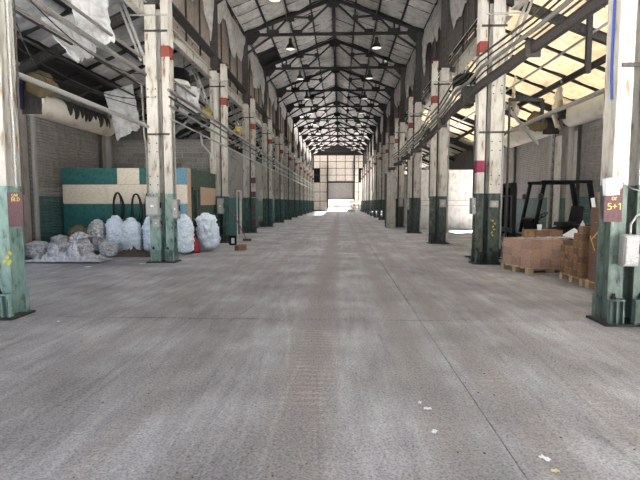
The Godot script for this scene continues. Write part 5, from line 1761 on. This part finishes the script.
func build_aisle_bits() -> void:
	hanging_sheet("large pale quilt hanging loose over the left aisle near the columns", [Vector3(-5.6, 6.0, -10.0), Vector3(-5.1, 6.15, -10.7), Vector3(-5.05, 5.2, -10.8), Vector3(-5.45, 4.95, -10.3)], M.quilt_grey, 31, 0.12)
	hanging_sheet("second pale quilt hanging loose, nearer the left wall", [Vector3(-6.75, 5.75, -10.8), Vector3(-6.2, 5.95, -11.3), Vector3(-5.85, 5.15, -11.5), Vector3(-6.15, 4.85, -11.2)], M.quilt_grey, 32, 0.1)
	hanging_sheet("square pale quilt hanging over the left shutter's far end", [Vector3(-8.05, 5.3, -16.2), Vector3(-7.1, 5.6, -16.3), Vector3(-6.92, 4.1, -16.4), Vector3(-7.7, 3.75, -16.3)], M.quilt_grey, 33, 0.12)
	hanging_sheet("pale quilt fallen against the dark drum heater at left", [Vector3(-5.6, 5.7, -16.4), Vector3(-4.95, 5.6, -17.0), Vector3(-4.95, 4.75, -17.0), Vector3(-5.5, 4.6, -16.5)], M.quilt_grey, 34, 0.1)
	hanging_sheet("cream quilt hanging beside the right shutters", [Vector3(7.2, 5.55, -16.2), Vector3(8.4, 5.2, -18.6), Vector3(8.35, 4.35, -18.7), Vector3(7.7, 4.3, -17.6)], M.quilt_cream, 35, 0.15)
	hanging_sheet("cream quilt sagging over the far right shutter", [Vector3(6.0, 5.95, -17.0), Vector3(6.9, 5.6, -19.5), Vector3(7.1, 4.9, -19.6), Vector3(6.4, 5.1, -17.8)], M.quilt_cream, 36, 0.1)
	lump("yellowish foam lump at the third left column", Vector3(-5.08, 4.95, -18.2), 0.26, M.yellow_foam, 41)
	lump("yellowish foam lump on the pipes past the third left column", Vector3(-4.38, 4.6, -20.5), 0.22, M.yellow_foam, 42)
	lump("brown rock-wool lump over the right shutters", Vector3(7.8, 4.75, -19.6), 0.42, M.fluff, 43)
	lump("brown rock-wool lump above the left shutter", Vector3(-8.55, 4.95, -13.6), 0.45, M.fluff, 44)
	drum_heater("dark drum heater hung past the second left column", Vector3(-5.55, 5.7, -16.2))
	drum_heater("dark drum heater hung past the second right column", Vector3(4.2, 5.45, -16.4))
	# dark torn wool over the left coil hood
	var nz := FastNoiseLite.new()
	nz.seed = 55
	nz.frequency = 1.8
	nz.fractal_octaves = 1
	var b := MB.new()
	b.sheet(90, 8, func(u: float, v: float) -> Vector3:
		var a := 0.25 + v * (1.3 + nz.get_noise_1d(u * 5.0) * 0.8)
		return Vector3(-8.76 + 0.39 * sin(a), 4.42 + 0.39 * cos(a), lerpf(-14.6, -17.3, u)), 0.02)
	single("torn_wool", b.mesh(M.deck), "dark torn wool draped over the left shutter's hood", "insulation")
	# blue tarpaulin in the gap over the left wall
	single("blue_tarpaulin", box_mesh(Vector3(0.02, 0.7, 2.2), M.tarp), "dark blue tarpaulin in the gap above the left shutter", "tarpaulin", Vector3(-8.9, 4.55, -12.2))
	# hangers and frames in the right aisle
	var f := thing("hanging_bracket", "small dark angle bracket beside the second right column, high up", "bracket")
	for q in [[Vector3(4.3, 4.2, -12.6), Vector3(5.15, 4.2, -12.6)], [Vector3(5.15, 4.2, -12.6), Vector3(5.15, 3.62, -12.6)]]:
		b = MB.new()
		b.bar(q[0], q[1], 0.07, 0.07)
		part(f, "bar", b.mesh(M.steel))
	b = MB.new()
	b.bar(Vector3(4.9, 5.9, -9.9), Vector3(4.9, 4.15, -9.9), 0.09, 0.09, Vector3.BACK)
	single("hanger_post", b.mesh(M.steel), "dark post hanging from the right aisle roof", "post")
	b = MB.new()
	b.bar(Vector3(4.33, 4.95, -14.3), Vector3(6.2, 3.4, -15.4), 0.07, 0.07)
	single("stay", b.mesh(M.galv), "pale slanting stay in the right aisle behind the angle bracket", "stay")
	b = MB.new()
	b.bar(Vector3(-8.75, 3.6, -11.2), Vector3(-7.6, 4.9, -11.2), 0.1, 0.1)
	single("stay", b.mesh(M.galv), "pale slanting stay beside the left shutter", "stay")
	b = MB.new()
	b.bar(Vector3(-6.9, 4.05, -19.05), Vector3(-5.5, 5.4, -19.05), 0.07, 0.07)
	single("stay", b.mesh(M.galv), "thin pale stay above the block wall in the left aisle", "stay")
	# speaker and small white unit on the right wall
	var sp := thing("wall_speaker", "small dark grille box above the right-hand pier", "speaker", Vector3(7.9, 4.75, -17.6))
	part(sp, "case", box_mesh(Vector3(0.24, 0.4, 0.1), M.shaft, 0.01))
	part(sp, "grille", box_mesh(Vector3(0.18, 0.32, 0.02), M.steel), at(Vector3(0, 0, 0.055)))
	part(sp, "bracket", box_mesh(Vector3(0.04, 0.04, 0.9), M.steel), at(Vector3(0.05, 0.1, -0.45)))


func build_litter() -> void:
	# scraps and pebbles on the floor: [x, z, size, paper?]
	var scraps := [[0.68, -3.59, 0.05, "white paper scrap lying flat in the middle foreground"], [0.66, -3.22, 0.045, "pale paper scrap just in front of the flat white one"], [1.28, -2.9, 0.055, "pale scrap at the lower right of the foreground"], [1.28, -2.76, 0.04, "yellowish scrap nearest the camera at lower right"], [0.64, -3.7, 0.03, "small white chip beside the flat white scrap"], [-3.75, -6.1, 0.04, "white chip near the nearest left column"], [-5.1, -12.0, 0.12, "white scrap on the floor before the second left column"], [-6.2, -11.4, 0.16, "white scrap on the floor in front of the grey plastic sheet"]]
	for i in scraps.size():
		var e: Array = scraps[i]
		var b := MB.new()
		b.sheet(5, 4, func(u: float, v: float) -> Vector3:
			return Vector3((u - 0.5) * e[2] * 1.2, 0.006 + 0.012 * absf(sin(u * 5.0 + v * 4.0 + i)), (v - 0.5) * e[2] * 0.7), 0.002)
		single("paper_scrap", b.mesh(M.scrap if i == 3 else M.paper), e[3], "scrap", Vector3(e[0], 0.0, e[1]), Vector3(0, i * 1.1, 0), "scraps on the floor")
	var mm := MultiMesh.new()
	mm.transform_format = MultiMesh.TRANSFORM_3D
	var st := MB.new()
	st.lathe([Vector2(0.0, 0.0), Vector2(0.9, 0.05), Vector2(1.0, 0.4), Vector2(0.6, 0.85), Vector2(0.0, 1.0)], 7)
	mm.mesh = st.mesh(M.dirt)
	var pts := []
	for i in 900:
		var z := -2.2 - pow(rng.randf(), 1.6) * 16.0
		pts.append(Vector3(rng.randf_range(-4.2, 3.5), 0, z))
	for i in 500:
		var s := -1.0 if rng.randf() < 0.5 else 1.0
		var k := rng.randi_range(0, 2)
		pts.append(Vector3((XI_L - 0.4 if s < 0 else XI_R + 0.4) + rng.randfn(0, 0.35), 0, ZK - BAY * k + rng.randfn(0, 0.35)))
	mm.instance_count = pts.size()
	for i in pts.size():
		var r := 0.0025 + 0.007 * pow(rng.randf(), 3.0)
		mm.set_instance_transform(i, Transform3D(Basis(Vector3.UP, rng.randf() * TAU).scaled(Vector3(r, r * 0.7, r * 1.2)), pts[i]))
	var mi := MultiMeshInstance3D.new()
	mi.multimesh = mm
	mi.name = "grit"
	add_child(mi)
	tag(mi, "crumbs of grit and dirt scattered over the concrete floor", "grit")
	mi.set_meta("kind", "stuff")
